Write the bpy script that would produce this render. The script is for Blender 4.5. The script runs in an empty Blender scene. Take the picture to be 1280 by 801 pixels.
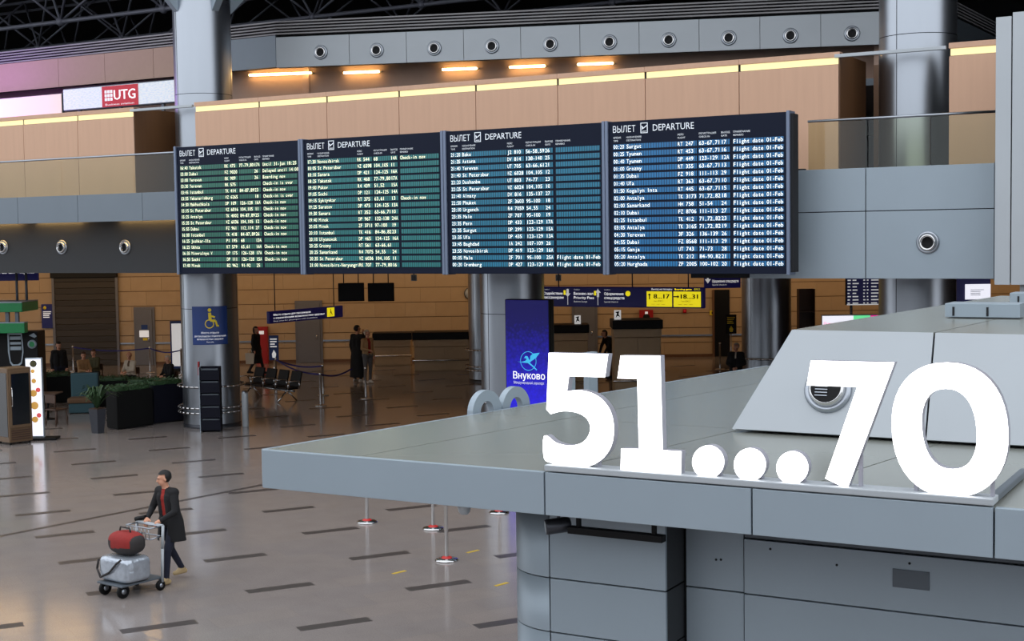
import bpy, bmesh, math, random
import numpy as np
from mathutils import Vector, Matrix
from mathutils.geometry import delaunay_2d_cdt
random.seed(7)
scene = bpy.context.scene
COL = scene.collection
# ---------------------------------------------------------------- camera
# World X runs along the departure hall's column rows, Y away from the viewer, Z up.
A = math.radians(29.5)                       # camera heading, turned left of +Y
FPX, HOR, ROLL, CAMZ = 1750.0, 296.0, 0.0145, 5.0
Fh = Vector((-math.sin(A), math.cos(A), 0)); Rt = Vector((math.cos(A), math.sin(A), 0)); Up = Vector((0, 0, 1))
pit = math.atan((400.5 - HOR) / FPX)
Fw = (Fh*math.cos(pit) - Up*math.sin(pit)).normalized()
U0 = (Fh*math.sin(pit) + Up*math.cos(pit)).normalized()
Rc = (Rt - U0*ROLL).normalized(); Uc = (U0 + Rt*ROLL).normalized()
EYE = Vector((0, 0, CAMZ))
cam = bpy.data.cameras.new('camera'); camo = bpy.data.objects.new('camera', cam); COL.objects.link(camo)
m3 = Matrix((Rc, Uc, -Fw)).transposed()
camo.matrix_world = Matrix.Translation(EYE) @ m3.to_4x4()
cam.sensor_width = 36; cam.lens = 36*FPX/1280; cam.clip_end = 400
scene.camera = camo
# ---------------------------------------------------------------- light and exposure
w = bpy.data.worlds.new('daylight'); scene.world = w; w.use_nodes = True
bg = w.node_tree.nodes['Background']; bg.inputs[0].default_value = (0.90, 0.94, 1.0, 1); bg.inputs[1].default_value = 1.72
vs = scene.view_settings; vs.view_transform = 'Standard'; vs.look = 'None'; vs.gamma = 1; vs.exposure = 0.0
vs.use_curve_mapping = False
def area(name, loc, size, power, col, direction=(0, 0, -1), sizey=None):
    l = bpy.data.lights.new(name, 'AREA'); l.energy = power; l.color = col
    l.shape = 'RECTANGLE'; l.size = size; l.size_y = sizey or size
    o = bpy.data.objects.new(name, l); COL.objects.link(o)
    z = -Vector(direction).normalized(); x = Vector(Rt if abs(z.z) > .3 else Up); x = (x - z*x.dot(z)).normalized(); y = z.cross(x)
    o.matrix_world = Matrix.Translation(Vector(loc)) @ Matrix((x, y, z)).transposed().to_4x4()
    return o
def L(lat, d, z=0.0): return Vector((0, 0, 0)) + Rt*lat + Fh*d + Up*z
WARM = (1.0, 0.69, 0.40)
area('cove_light', L(-1, 54.3, 3.95), 50, 300, WARM, tuple(Fh*0.75 - Up*0.6), 0.5)
area('hall_downlight', L(-4, 46, 4.05), 34, 85, WARM, (0, 0, -1), 8)
area('cafe_downlight', L(-15.5, 51.5, 4.05), 10, 30, WARM, (0, 0, -1), 4)

# ---------------------------------------------------------------- helpers
def ray(px, py): return Fw + Rc*((px-640)/FPX) - Uc*((py-400.5)/FPX)
def at(px, py, X=None, Y=None, z=None, d=None):
    v = ray(px, py)
    if X is not None: t = X / v.x
    elif Y is not None: t = Y / v.y
    elif z is not None: t = (z - CAMZ) / v.z
    else: t = d / v.dot(Fh)
    return EYE + v*t
def latd(p): return p.dot(Rt), p.dot(Fh)
def s(r, g, b):
    return tuple(((c/255)/12.92 if c/255 <= .04045 else ((c/255+.055)/1.055)**2.4) for c in (r, g, b))
MATS = {}
def mat(name, rgb, rough=.5, metal=0., noise=0., scale=6., bump=0., emit=0., ecol=None, alpha=None, spec=.5, stretch=None):
    m = bpy.data.materials.new(name); m.use_nodes = True; MATS[name] = m
    nt = m.node_tree; b = nt.nodes['Principled BSDF']
    b.inputs['Base Color'].default_value = (*rgb, 1); b.inputs['Roughness'].default_value = rough
    b.inputs['Metallic'].default_value = metal; b.inputs['Specular IOR Level'].default_value = spec
    tc = nt.nodes.new('ShaderNodeTexCoord'); n = nt.nodes.new('ShaderNodeTexNoise'); n.inputs['Scale'].default_value = scale
    n.inputs['Detail'].default_value = 4
    mp = nt.nodes.new('ShaderNodeMapping'); nt.links.new(tc.outputs['Object'], mp.inputs[0]); nt.links.new(mp.outputs[0], n.inputs['Vector'])
    if stretch: mp.inputs['Scale'].default_value = stretch
    r = nt.nodes.new('ShaderNodeMix'); r.data_type = 'RGBA'
    lo = tuple(c*(1-noise) for c in rgb); hi = tuple(min(1, c*(1+noise)) for c in rgb)
    r.inputs[6].default_value = (*lo, 1); r.inputs[7].default_value = (*hi, 1)
    nt.links.new(n.outputs[0], r.inputs[0]); nt.links.new(r.outputs[2], b.inputs['Base Color'])
    if bump:
        bp = nt.nodes.new('ShaderNodeBump'); bp.inputs['Strength'].default_value = bump; bp.inputs['Distance'].default_value = .02
        nt.links.new(n.outputs[0], bp.inputs['Height']); nt.links.new(bp.outputs[0], b.inputs['Normal'])
    if emit:
        b.inputs['Emission Color'].default_value = (*(ecol or rgb), 1); b.inputs['Emission Strength'].default_value = emit
    if alpha is not None:
        b.inputs['Alpha'].default_value = alpha
    return m
def M(n): return MATS[n]
class MB:
    def __init__(s_): s_.v = []; s_.f = []; s_.mi = []; s_.sm = []
    def add(s_, vs_, fs, mi=0, smooth=False):
        o = len(s_.v); s_.v += [tuple(p) for p in vs_]
        for f in fs: s_.f.append(tuple(i+o for i in f)); s_.mi.append(mi); s_.sm.append(smooth)
        return s_
    def box(s_, x0, x1, y0, y1, z0, z1, mi=0):
        return s_.add([(x0,y0,z0),(x1,y0,z0),(x1,y1,z0),(x0,y1,z0),(x0,y0,z1),(x1,y0,z1),(x1,y1,z1),(x0,y1,z1)],
            [(0,3,2,1),(4,5,6,7),(0,1,5,4),(1,2,6,5),(2,3,7,6),(3,0,4,7)], mi)
    def bbox(s_, x0, x1, y0, y1, z0, z1, b=.01, mi=0):          # box with chamfered edges
        b = min(b, (x1-x0)/2.2, (y1-y0)/2.2, (z1-z0)/2.2)
        bm = bmesh.new(); bmesh.ops.create_cube(bm, size=1)
        for q in bm.verts: q.co = Vector(((x0+x1)/2+q.co.x*(x1-x0), (y0+y1)/2+q.co.y*(y1-y0), (z0+z1)/2+q.co.z*(z1-z0)))
        bmesh.ops.bevel(bm, geom=bm.edges[:], offset=b, segments=2, affect='EDGES', profile=.6)
        bm.verts.index_update()
        s_.add([q.co for q in bm.verts], [[q.index for q in f.verts] for f in bm.faces], mi); bm.free(); return s_
    def tube(s_, p, q, r, n=10, mi=0, r2=None, caps=True):
        p = Vector(p); q = Vector(q); r2 = r if r2 is None else r2
        ax = (q-p).normalized(); u = ax.orthogonal().normalized(); w_ = ax.cross(u)
        vs_ = []
        for c, rr in ((p, r), (q, r2)):
            for i in range(n):
                t = 2*math.pi*i/n; vs_.append(c + (u*math.cos(t)+w_*math.sin(t))*rr)
        fs = [(i, (i+1) % n, n+(i+1) % n, n+i) for i in range(n)]
        s_.add(vs_, fs, mi, True)
        if caps: s_.add(vs_, [tuple(range(n))[::-1], tuple(range(n, 2*n))], mi)
        return s_
    def path(s_, pts, r, n=8, mi=0, closed=False):
        k = len(pts)
        for i in range(k if closed else k-1): s_.tube(pts[i], pts[(i+1) % k], r, n, mi)
        return s_
    def lathe(s_, prof, n=32, c=(0, 0, 0), ax=(0, 0, 1), mi=0, smooth=True):
        c = Vector(c); ax = Vector(ax).normalized(); u = ax.orthogonal().normalized(); w_ = ax.cross(u); vs_ = []
        for (r, h) in prof:
            for i in range(n):
                t = 2*math.pi*i/n; vs_.append(c + ax*h + (u*math.cos(t)+w_*math.sin(t))*r)
        fs = []
        for j in range(len(prof)-1):
            for i in range(n): fs.append((j*n+i, j*n+(i+1) % n, (j+1)*n+(i+1) % n, (j+1)*n+i))
        return s_.add(vs_, fs, mi, smooth)
    def ball(s_, c, rx, ry=None, rz=None, n=14, m_=9, mi=0):
        ry = ry or rx; rz = rz or rx
        prof = [(math.sin(math.pi*j/m_), -math.cos(math.pi*j/m_)) for j in range(m_+1)]
        vs_ = []
        for (r, h) in prof:
            for i in range(n):
                t = 2*math.pi*i/n; vs_.append((c[0]+r*math.cos(t)*rx, c[1]+r*math.sin(t)*ry, c[2]+h*rz))
        fs = [(j*n+i, j*n+(i+1) % n, (j+1)*n+(i+1) % n, (j+1)*n+i) for j in range(m_) for i in range(n)]
        return s_.add(vs_, fs, mi, True)
    def prism(s_, poly, y0, y1, mi=0, holes=None, mi_side=None):    # poly in (x,z); faces at y0 and y1
        bm = bmesh.new(); loops = [poly] + (holes or []); rings = []
        for lp in loops:
            vv = [bm.verts.new((p[0], y0, p[1])) for p in lp]; rings.append(vv)
            for i in range(len(vv)): bm.edges.new((vv[i], vv[(i+1) % len(vv)]))
        bmesh.ops.triangle_fill(bm, use_beauty=True, use_dissolve=False, edges=bm.edges[:])
        bm.verts.index_update(); n = len(bm.verts)
        front = [q.co.copy() for q in bm.verts]; fs = [[q.index for q in f.verts] for f in bm.faces]
        idx = [[q.index for q in r_] for r_ in rings]; bm.free()
        fr = []
        for f in fs:
            a_, b_, c_ = (front[i] for i in f[:3])
            nn = (b_-a_).cross(c_-a_)
            fr.append(f if nn.y*(y1-y0) < 0 else f[::-1])
        s_.add(front, fr, mi)
        s_.add([(p.x, y1, p.z) for p in front], [f[::-1] for f in fr], mi if mi_side is None else mi_side)
        back = [Vector((p.x, y1, p.z)) for p in front]; allv = front+back
        ms = mi if mi_side is None else mi_side
        for r_ in idx:
            k = len(r_); s_.add(allv, [(r_[i], r_[(i+1) % k], r_[(i+1) % k]+n, r_[i]+n) for i in range(k)], ms)
        return s_
    def xf(s_, mtx):
        s_.v = [tuple(mtx @ Vector(p)) for p in s_.v]; return s_
    def build(s_, name, mats, parent=None, loc=None, rz=0., recalc=True):
        me = bpy.data.meshes.new(name); me.from_pydata(s_.v, [], s_.f)
        ml = mats if isinstance(mats, (list, tuple)) else [mats]
        for q in ml: me.materials.append(M(q) if isinstance(q, str) else q)
        if s_.f:
            me.polygons.foreach_set('material_index', s_.mi); me.polygons.foreach_set('use_smooth', s_.sm)
        bm = bmesh.new(); bm.from_mesh(me); bmesh.ops.remove_doubles(bm, verts=bm.verts[:], dist=1e-5)
        if recalc: bmesh.ops.recalc_face_normals(bm, faces=bm.faces[:])
        bm.to_mesh(me); bm.free(); me.update()
        o = bpy.data.objects.new(name, me); COL.objects.link(o)
        if parent: o.parent = parent
        if loc is not None: o.location = loc
        if rz: o.rotation_euler = (0, 0, rz)
        return o
def mesh_obj(name, me, parent=None, loc=None, rz=0.):
    o = bpy.data.objects.new(name, me); COL.objects.link(o)
    if parent: o.parent = parent
    if loc is not None: o.location = loc
    if rz: o.rotation_euler = (0, 0, rz)
    return o
LABELS = []
def tag(o, label=None, cat=None, group=None, kind=None):
    if label: o['label'] = label; LABELS.append(label)
    if cat: o['category'] = cat
    if group: o['group'] = group
    if kind: o['kind'] = kind
    return o
def thing(name, label, cat, loc=(0, 0, 0), rz=0., group=None):
    o = bpy.data.objects.new(name, None); COL.objects.link(o); o.location = loc; o.rotation_euler = (0, 0, rz)
    o.empty_display_size = .2
    return tag(o, label, cat, group)
def struct(o): o['kind'] = 'structure'; return o
def copy_tree(o, parent=None):
    c = o.copy(); COL.objects.link(c); c.parent = parent
    for ch in o.children: copy_tree(ch, c)
    return c
def face_rz(vec): return math.atan2(vec[0], -vec[1])           # local -Y turned to vec
def rect(x0, y0, x1, y1, d):
    """a camera-facing upright rectangle at depth d: base-centre point, width, height (world size)"""
    xm = (x0+x1)/2; b = at(xm, y1, d=d); t = at(xm, y0, d=d); l = at(x0, y1, d=d); r = at(x1, y1, d=d)
    lat, _ = latd(b); return L(lat, d, b.z), (r-l).dot(Rt), t.z-b.z
# --- lettering
_g = {}
def glyphs(txt, res=2):
    if txt in _g: return _g[txt]
    cu = bpy.data.curves.new('t', 'FONT'); cu.body = txt; cu.resolution_u = res; cu.size = 1; cu.fill_mode = 'NONE'
    ob = bpy.data.objects.new('t', cu); COL.objects.link(ob)
    dg = bpy.context.evaluated_depsgraph_get(); dg.update(); me = bpy.data.meshes.new_from_object(ob.evaluated_get(dg))
    v, f = [], []
    co = [Vector((p.co.x, p.co.y)) for p in me.vertices]; ed = [tuple(e.vertices) for e in me.edges]
    if co:
        # split into contours, then fill with a constrained triangulation and an even-odd test
        nb = {}
        for a_, b_ in ed: nb.setdefault(a_, []).append(b_); nb.setdefault(b_, []).append(a_)
        seen = set(); loops = []
        for st in nb:
            if st in seen: continue
            lp_ = [st]; seen.add(st); cur = st
            while True:
                nx = [q for q in nb[cur] if q not in seen]
                if not nx: break
                cur = nx[0]; seen.add(cur); lp_.append(cur)
            loops.append(np.array([co[i] for i in lp_]))
        r_ = delaunay_2d_cdt(co, ed, [], 0, 1e-6); vv = [tuple(p) for p in r_[0]]; tr = [t_ for t_ in r_[2] if len(t_) == 3]
        C = np.array([[(vv[t_[0]][k]+vv[t_[1]][k]+vv[t_[2]][k])/3 for k in (0, 1)] for t_ in tr]); wn = np.zeros(len(C))
        for lp_ in loops:
            for i in range(len(lp_)):
                p_, q_ = lp_[i], lp_[(i+1) % len(lp_)]
                if p_[1] == q_[1]: continue
                up = (p_[1] <= C[:, 1]) & (q_[1] > C[:, 1]); dn = (p_[1] > C[:, 1]) & (q_[1] <= C[:, 1])
                xx = p_[0]+(C[:, 1]-p_[1])/(q_[1]-p_[1])*(q_[0]-p_[0]); rgt = xx > C[:, 0]
                wn += (up | dn) & rgt
        v = [(p[0], p[1], 0.) for p in vv]; f = [tuple(t_) for t_, k in zip(tr, wn) if int(k) % 2]
    bpy.data.objects.remove(ob); bpy.data.curves.remove(cu); bpy.data.meshes.remove(me)
    _g[txt] = (v, f); return _g[txt]
def text(mb, txt, x, z, y, h, width=None, align='l', mi=0, bold=0.):
    """flat lettering in the local XZ plane facing -Y; h = cap height"""
    v, f = glyphs(txt)
    if not v: return 0
    xs = [p[0] for p in v]; x0, x1 = min(xs), max(xs); k = h/.72; kx = k if width is None else width/(x1-x0)
    w_ = (x1-x0)*kx; off = x - (0 if align == 'l' else w_/2 if align == 'c' else w_)
    for dx in ((0,) if not bold else (-bold, bold)):
        mb.add([(off+(p[0]-x0)*kx+dx, y-abs(dx)*.01, z+p[1]*k) for p in v], f, mi)
    return w_
def cells(mb, txt, x, z, y, pitch, h, mi=0):
    for i, ch in enumerate(txt):
        if ch == ' ': continue
        v, f = glyphs(ch)
        xs = [p[0] for p in v]; x0, x1 = min(xs), max(xs); k = h/.72
        kx = min(k*1.05, pitch*.86/max(x1-x0, .01)); w_ = (x1-x0)*kx
        mb.add([(x+i*pitch+(pitch-w_)/2+(p[0]-x0)*kx, y, z+p[1]*k) for p in v], f, mi)
# ---------------------------------------------------------------- materials
mat('panel', s(150,163,173), .42, .25, .05, 1.5)
mat('panel_light', s(172,178,183), .42, .2, .04, 1.5)
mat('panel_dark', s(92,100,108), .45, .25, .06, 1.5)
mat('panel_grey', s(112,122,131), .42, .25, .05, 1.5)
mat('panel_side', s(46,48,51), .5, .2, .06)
mat('canopy_top', s(146,149,142), .24, .3, .07, .8, .02)
mat('joint', s(22,24,28), .8)
mat('black', s(11,11,13), .5, spec=.22)
mat('black_gloss', s(8,8,12), .4, spec=.2)
mat('steel', s(166,172,180), .33, 1., .04, 3, 0, stretch=(1,1,.1))
mat('chrome', s(205,205,205), .16, 1.)
mat('dark_steel', s(70,72,78), .4, .7)
mat('wood', s(203,162,134), .5, 0, .09, 9, .02, stretch=(1,1,.06))
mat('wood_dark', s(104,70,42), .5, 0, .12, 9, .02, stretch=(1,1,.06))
mat('plaster', s(176,148,132), .8, 0, .05)
mat('stone_a', s(186,158,122), .38, 0, .05, 3.)
mat('stone_b', s(184,156,120), .38, 0, .10, 3.)
mat('stone_c', s(188,160,124), .38, 0, .10, 3.)
mat('joint_stone', s(136,112,84), .8)
mat('inlay', s(72,66,64), .35, 0, .1)
mat('yellow_tape', s(196,164,52), .6)
mat('roof_dark', s(8,9,14), .9)
mat('truss', s(112,114,126), .5, .2)
mat('louver', s(140,138,140), .5, .2)
mat('white_lit', (1,1,1), .4, emit=3.2, ecol=(1,.985,1))
mat('strip_lit', (.35,.28,.12), .6, emit=.95, ecol=(1,.86,.46))
mat('tube_lit', (1,.8,.4), .4, emit=20., ecol=(1,.6,.22))
mat('letter_side', s(160,160,170), .4, .2)
mat('board_case', s(15,23,42), .5, 0, spec=.15)
mat('board_frame', s(112,124,146), .4, .4)
mat('board_white', s(215,222,230), .5, emit=.25, ecol=(.9,.95,1))
mat('red', s(196,34,44), .5, emit=.15, ecol=s(210,40,50))
mat('red_cabinet', s(170,26,24), .45)
mat('red_base', s(190,40,36), .5)
mat('white_print', s(235,236,240), .5, emit=.35, ecol=(1,1,1))
mat('navy', s(22,20,66), .35, emit=.12, ecol=s(30,26,110))
mat('sign_blue', s(30,58,120), .4, 0, .04)
mat('yellow_sign', s(240,220,40), .5, emit=.75, ecol=s(244,226,30))
mat('yellow_print', s(232,206,40), .5)
mat('black_print', s(20,20,20), .6)
mat('green', s(20,118,66), .4, emit=.04, ecol=s(20,120,66))
mat('mint', s(120,240,160), .5, emit=.8, ecol=s(110,240,160))
mat('pink', s(240,40,150), .5, emit=.8, ecol=s(240,40,150))
mat('screen_white', s(235,235,250), .4, emit=.9, ecol=(.9,.9,1))
mat('door_grey', s(112,112,118), .5, .1, .05)
mat('shutter', s(64,58,52), .6, .2, .08)
mat('shutter_b', s(56,51,46), .6, .2, .08)
mat('belt', s(36,34,110), .7)
mat('leaf', s(46,74,42), .6, 0, .3, 8)
mat('leaf_b', s(36,60,36), .6, 0, .3, 8)
mat('planter_black', s(11,11,11), .7, spec=.2)
mat('planter_navy', s(12,14,28), .7, spec=.2)
mat('pot', s(52,55,63), .5)
mat('teal', s(38,70,78), .7)
mat('walnut', s(70,48,36), .5, 0, .15)
mat('fridge', s(104,82,60), .45, .2)
mat('glass_dark', s(16,22,26), .08, 0, spec=.8)
mat('skin', s(206,150,122), .6, 0, .05)
mat('hair_dark', s(22,18,18), .7, 0, .2, 40)
mat('hair_grey', s(178,166,150), .7, 0, .15, 40)
mat('hair_brown', s(70,46,32), .7, 0, .2, 40)
mat('cloth_black', s(17,17,20), .85, 0, .15, 20)
mat('cloth_navy', s(24,28,46), .85, 0, .15, 20)
mat('cloth_red', s(150,38,30), .85, 0, .15, 20)
mat('cloth_grey', s(96,96,98), .85, 0, .15, 20)
mat('cloth_green', s(74,72,46), .85, 0, .15, 20)
mat('cloth_tan', s(176,140,100), .85, 0, .25, 20)
mat('cloth_pale', s(200,188,170), .85, 0, .1, 20)
mat('cloth_brown', s(92,66,44), .85, 0, .15, 20)
mat('shoe_tan', s(176,152,112), .6)
mat('shoe_white', s(220,214,206), .6)
mat('bag_red', s(140,34,30), .8, 0, .15, 12, .1)
mat('bag_dark', s(48,44,44), .8, 0, .1)
mat('film', s(178,186,196), .22, .55, .25, 14, .6)
mat('cyan', s(60,180,225), .5, emit=.6, ecol=s(60,180,230))
mat('burger', s(214,164,84), .6, emit=.5, ecol=s(214,164,84))
mat('berry', s(220,90,90), .6, emit=.5, ecol=s(220,90,90))
mat('cream_wall', s(240,214,196), .6, emit=.35, ecol=s(250,220,205))
def glass(name, col, rough=.05, mixf=.55):
    m = bpy.data.materials.new(name); m.use_nodes = True; MATS[name] = m; nt = m.node_tree
    for n in list(nt.nodes):
        if n.type != 'OUTPUT_MATERIAL': nt.nodes.remove(n)
    out = [n for n in nt.nodes][0]
    tr = nt.nodes.new('ShaderNodeBsdfTransparent'); tr.inputs[0].default_value = (*col, 1)
    gl = nt.nodes.new('ShaderNodeBsdfGlossy'); gl.inputs['Roughness'].default_value = rough; gl.inputs[0].default_value = (.8,.85,.85,1)
    fr0 = nt.nodes.new('ShaderNodeFresnel'); fr0.inputs[0].default_value = 1.5
    ge = nt.nodes.new('ShaderNodeNewGeometry'); iv = nt.nodes.new('ShaderNodeMath'); iv.operation = 'SUBTRACT'; iv.inputs[0].default_value = 1; nt.links.new(ge.outputs['Backfacing'], iv.inputs[1])
    fr = nt.nodes.new('ShaderNodeMath'); fr.operation = 'MULTIPLY'; nt.links.new(fr0.outputs[0], fr.inputs[0]); nt.links.new(iv.outputs[0], fr.inputs[1])
    mx = nt.nodes.new('ShaderNodeMixShader'); mu = nt.nodes.new('ShaderNodeMath'); mu.operation = 'MULTIPLY'; mu.inputs[1].default_value = mixf
    nt.links.new(fr.outputs[0], mu.inputs[0]); nt.links.new(mu.outputs[0], mx.inputs[0])
    nt.links.new(tr.outputs[0], mx.inputs[1]); nt.links.new(gl.outputs[0], mx.inputs[2]); nt.links.new(mx.outputs[0], out.inputs[0])
glass('glass', (.84,.86,.76), .06, 1.)
# polished granite floor
m = mat('floor_stone', s(141,133,129), .13, 0, .12, 2.2, 0)
nt = m.node_tree; b = nt.nodes['Principled BSDF']; mixn = b.inputs['Base Color'].links[0].from_node
tc = nt.nodes.new('ShaderNodeTexCoord'); mp = nt.nodes.new('ShaderNodeMapping'); mp.inputs['Rotation'].default_value = (0,0,-(A+math.radians(30)))
br = nt.nodes.new('ShaderNodeTexBrick'); br.inputs['Scale'].default_value = 1.; br.inputs['Brick Width'].default_value = 1.12; br.inputs['Row Height'].default_value = .56
br.inputs['Mortar Size'].default_value = .008; br.inputs['Color1'].default_value = (.94,.94,.95,1); br.inputs['Color2'].default_value = (1.0,.98,.96,1); br.inputs['Mortar'].default_value = (.92,.91,.90,1)
n2 = nt.nodes.new('ShaderNodeTexNoise'); n2.inputs['Scale'].default_value = 60; n2.inputs['Detail'].default_value = 5
mm = nt.nodes.new('ShaderNodeMix'); mm.data_type = 'RGBA'; mm.blend_type = 'MULTIPLY'; mm.inputs[0].default_value = 1
nt.links.new(tc.outputs['Object'], mp.inputs[0]); nt.links.new(mp.outputs[0], br.inputs['Vector']); nt.links.new(tc.outputs['Object'], n2.inputs['Vector'])
nt.links.new(mixn.outputs[2], mm.inputs[6]); nt.links.new(br.outputs['Color'], mm.inputs[7])
m2 = nt.nodes.new('ShaderNodeMix'); m2.data_type = 'RGBA'; m2.blend_type = 'OVERLAY'; m2.inputs[0].default_value = .35
nt.links.new(mm.outputs[2], m2.inputs[6]); nt.links.new(n2.outputs[0], m2.inputs[7]); nt.links.new(m2.outputs[2], b.inputs['Base Color'])
# brushed LED screen: white noise
m = mat('led_noise', s(205,212,220), .5, emit=.42, ecol=(.85,.9,1)); nt = m.node_tree; b = nt.nodes['Principled BSDF']
n = nt.nodes.new('ShaderNodeTexNoise'); n.inputs['Scale'].default_value = 9; tc = nt.nodes.new('ShaderNodeTexCoord'); mp = nt.nodes.new('ShaderNodeMapping'); mp.inputs['Scale'].default_value = (1,1,5)
cr = nt.nodes.new('ShaderNodeValToRGB'); cr.color_ramp.elements[0].color = (.45,.5,.56,1); cr.color_ramp.elements[1].color = (1,1,1,1); cr.color_ramp.elements[0].position = .35; cr.color_ramp.elements[1].position = .65
nt.links.new(tc.outputs['Object'], mp.inputs[0]); nt.links.new(mp.outputs[0], n.inputs['Vector']); nt.links.new(n.outputs[0], cr.inputs[0]); nt.links.new(cr.outputs[0], b.inputs['Emission Color'])
# totem screen: deep blue glow
m = mat('totem_screen', s(16,16,90), .25); nt = m.node_tree; b = nt.nodes['Principled BSDF']
tc = nt.nodes.new('ShaderNodeTexCoord'); sp = nt.nodes.new('ShaderNodeSeparateXYZ'); mr = nt.nodes.new('ShaderNodeMapRange'); mr.inputs[1].default_value = 3.4; mr.inputs[2].default_value = 1.2
cr = nt.nodes.new('ShaderNodeValToRGB'); cr.color_ramp.elements[0].color = (*s(14,10,66),1); cr.color_ramp.elements[1].color = (*s(40,30,225),1)
vo = nt.nodes.new('ShaderNodeTexVoronoi'); vo.inputs['Scale'].default_value = 14
mu = nt.nodes.new('ShaderNodeMath'); mu.operation = 'MULTIPLY_ADD'; mu.inputs[1].default_value = -.35; mu.inputs[2].default_value = 0
ad = nt.nodes.new('ShaderNodeMath'); ad.operation = 'ADD'
nt.links.new(tc.outputs['Object'], sp.inputs[0]); nt.links.new(sp.outputs[2], mr.inputs[0]); nt.links.new(tc.outputs['Object'], vo.inputs['Vector'])
nt.links.new(vo.outputs['Distance'], mu.inputs[0]); nt.links.new(mu.outputs[0], ad.inputs[1]); nt.links.new(mr.outputs[0], ad.inputs[0]); nt.links.new(ad.outputs[0], cr.inputs[0])
nt.links.new(cr.outputs[0], b.inputs['Emission Color']); b.inputs['Emission Strength'].default_value = 1.
# split-flap rows: vertical flap edges every cell
def flap(name, c0, c1, e, pitch):
    m = mat(name, c0, .35); nt = m.node_tree; b = nt.nodes['Principled BSDF']
    tc = nt.nodes.new('ShaderNodeTexCoord'); sp = nt.nodes.new('ShaderNodeSeparateXYZ')
    d1 = nt.nodes.new('ShaderNodeMath'); d1.operation = 'DIVIDE'; d1.inputs[1].default_value = pitch
    fr = nt.nodes.new('ShaderNodeMath'); fr.operation = 'FRACT'
    gt = nt.nodes.new('ShaderNodeMath'); gt.operation = 'GREATER_THAN'; gt.inputs[1].default_value = .24
    n = nt.nodes.new('ShaderNodeTexNoise'); n.inputs['Scale'].default_value = 1.3
    mx = nt.nodes.new('ShaderNodeMix'); mx.data_type = 'RGBA'; mx.inputs[6].default_value = (*c0, 1); mx.inputs[7].default_value = (*c1, 1)
    m2 = nt.nodes.new('ShaderNodeMix'); m2.data_type = 'RGBA'; m2.inputs[6].default_value = tuple(c*.18 for c in c0)+(1,)
    nt.links.new(tc.outputs['Object'], sp.inputs[0]); nt.links.new(sp.outputs[0], d1.inputs[0]); nt.links.new(d1.outputs[0], fr.inputs[0]); nt.links.new(fr.outputs[0], gt.inputs[0])
    nt.links.new(tc.outputs['Object'], n.inputs['Vector']); nt.links.new(n.outputs[0], mx.inputs[0]); nt.links.new(mx.outputs[2], m2.inputs[7]); nt.links.new(gt.outputs[0], m2.inputs[0])
    nt.links.new(m2.outputs[2], b.inputs['Base Color']); nt.links.new(m2.outputs[2], b.inputs['Emission Color']); b.inputs['Emission Strength'].default_value = e
PITCH = .0535
flap('flap_green', s(22,74,64), s(40,104,88), .38, PITCH)
flap('flap_teal', s(22,86,86), s(34,110,114), .4, PITCH)
flap('flap_sea', s(18,84,104), s(28,106,138), .42, PITCH)
flap('flap_blue', s(16,74,118), s(30,106,156), .45, PITCH)
mat('flap_text', s(246,244,206), .5, emit=.85, ecol=s(250,248,214))
mat('flap_text_b', s(240,244,240), .5, emit=.8, ecol=s(244,248,240))
# ================================================================ THE SETTING
def atplane(px, py, P, N):
    v = ray(px, py); t = (Vector(P)-EYE).dot(N)/v.dot(N); return EYE+v*t
floor = struct(MB().box(-95, 60, -45, 78, -.2, 0).build('floor', 'floor_stone'))
# dark inlaid strips, a staggered lattice
cand = []
for j in range(-3, 20):
    for i in range(-16, 20):
        lat = -3.4 + i*2.285 - j*1.03; d = 19.93 + j*1.955
        px = 640 + lat/d*FPX
        if -60 < px < 1120 and 16 < d < 55: cand.append((lat, d))
sb = MB().box(-.49, .49, -.11, .11, -.002, .0015)
proto = sb.build('floor_strip', 'inlay', floor); sdir = Rt*math.cos(math.radians(26.5))+Fh*math.sin(math.radians(26.5)); srz = math.atan2(sdir.y, sdir.x)
for k, (lat, d) in enumerate(cand[:280]):
    o = proto if k == 0 else mesh_obj('floor_strip', proto.data, floor)
    o.location = L(lat, d, 0); o.rotation_euler = (0, 0, srz)
p = at(-30, 676, z=0); q = at(460, 580, z=0); e = (q-p).normalized(); nrm = Vector((-e.y, e.x, 0))*.07
MB().add([p-nrm, q-nrm, q+nrm, p+nrm], [(0,1,2,3)]).xf(Matrix.Translation((0,0,.0012))).build('floor_line', 'inlay', floor)
for (px, py) in ((591,689), (499,715), (627,730), (619,598)):
    p = at(px, py, z=.0025); o = MB().box(-.13, .13, -.03, .03, -.002, .0015).build('tape_mark', 'yellow_tape', floor, p, srz+.35)
# stone clad back wall of the lower hall, facing the viewer
WD = 57.0
wall_back = struct(MB().box(-44, 32, .03, .4, 0, 4.2).build('wall_back', 'joint_stone', None, L(0, WD, 0), A))
tw, th = 1.24, .6; tm = []
for nm in ('stone_a', 'stone_b', 'stone_c'):
    tm.append(MB().box(.003, tw-.003, 0, .03, .016, th-.016).build('wall_tile', nm, wall_back))
k = 0
for r in range(7):
    for c in range(-19, 18):
        mm_ = random.choice(tm); off = (tw/2 if r % 2 else 0)
        o = mm_ if k < 0 else mesh_obj('wall_tile', mm_.data, wall_back); o.location = (c*tw+off, 0, r*th); k += 1
for o in tm: o.location = (-20*tw, 0, tm.index(o)*th)
struct(MB().box(-44, -20.1*tw, 0, .02, 0, 4.2).box(18.4*tw, 32, 0, .02, 0, 4.2).build('wall_plain', 'stone_a', None, L(0, WD, 0), A))
struct(MB().box(-19*tw, 18*tw, -.06, 0, .86, .92).build('trim_1', 'steel', None, L(0, WD, 0), A))
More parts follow.
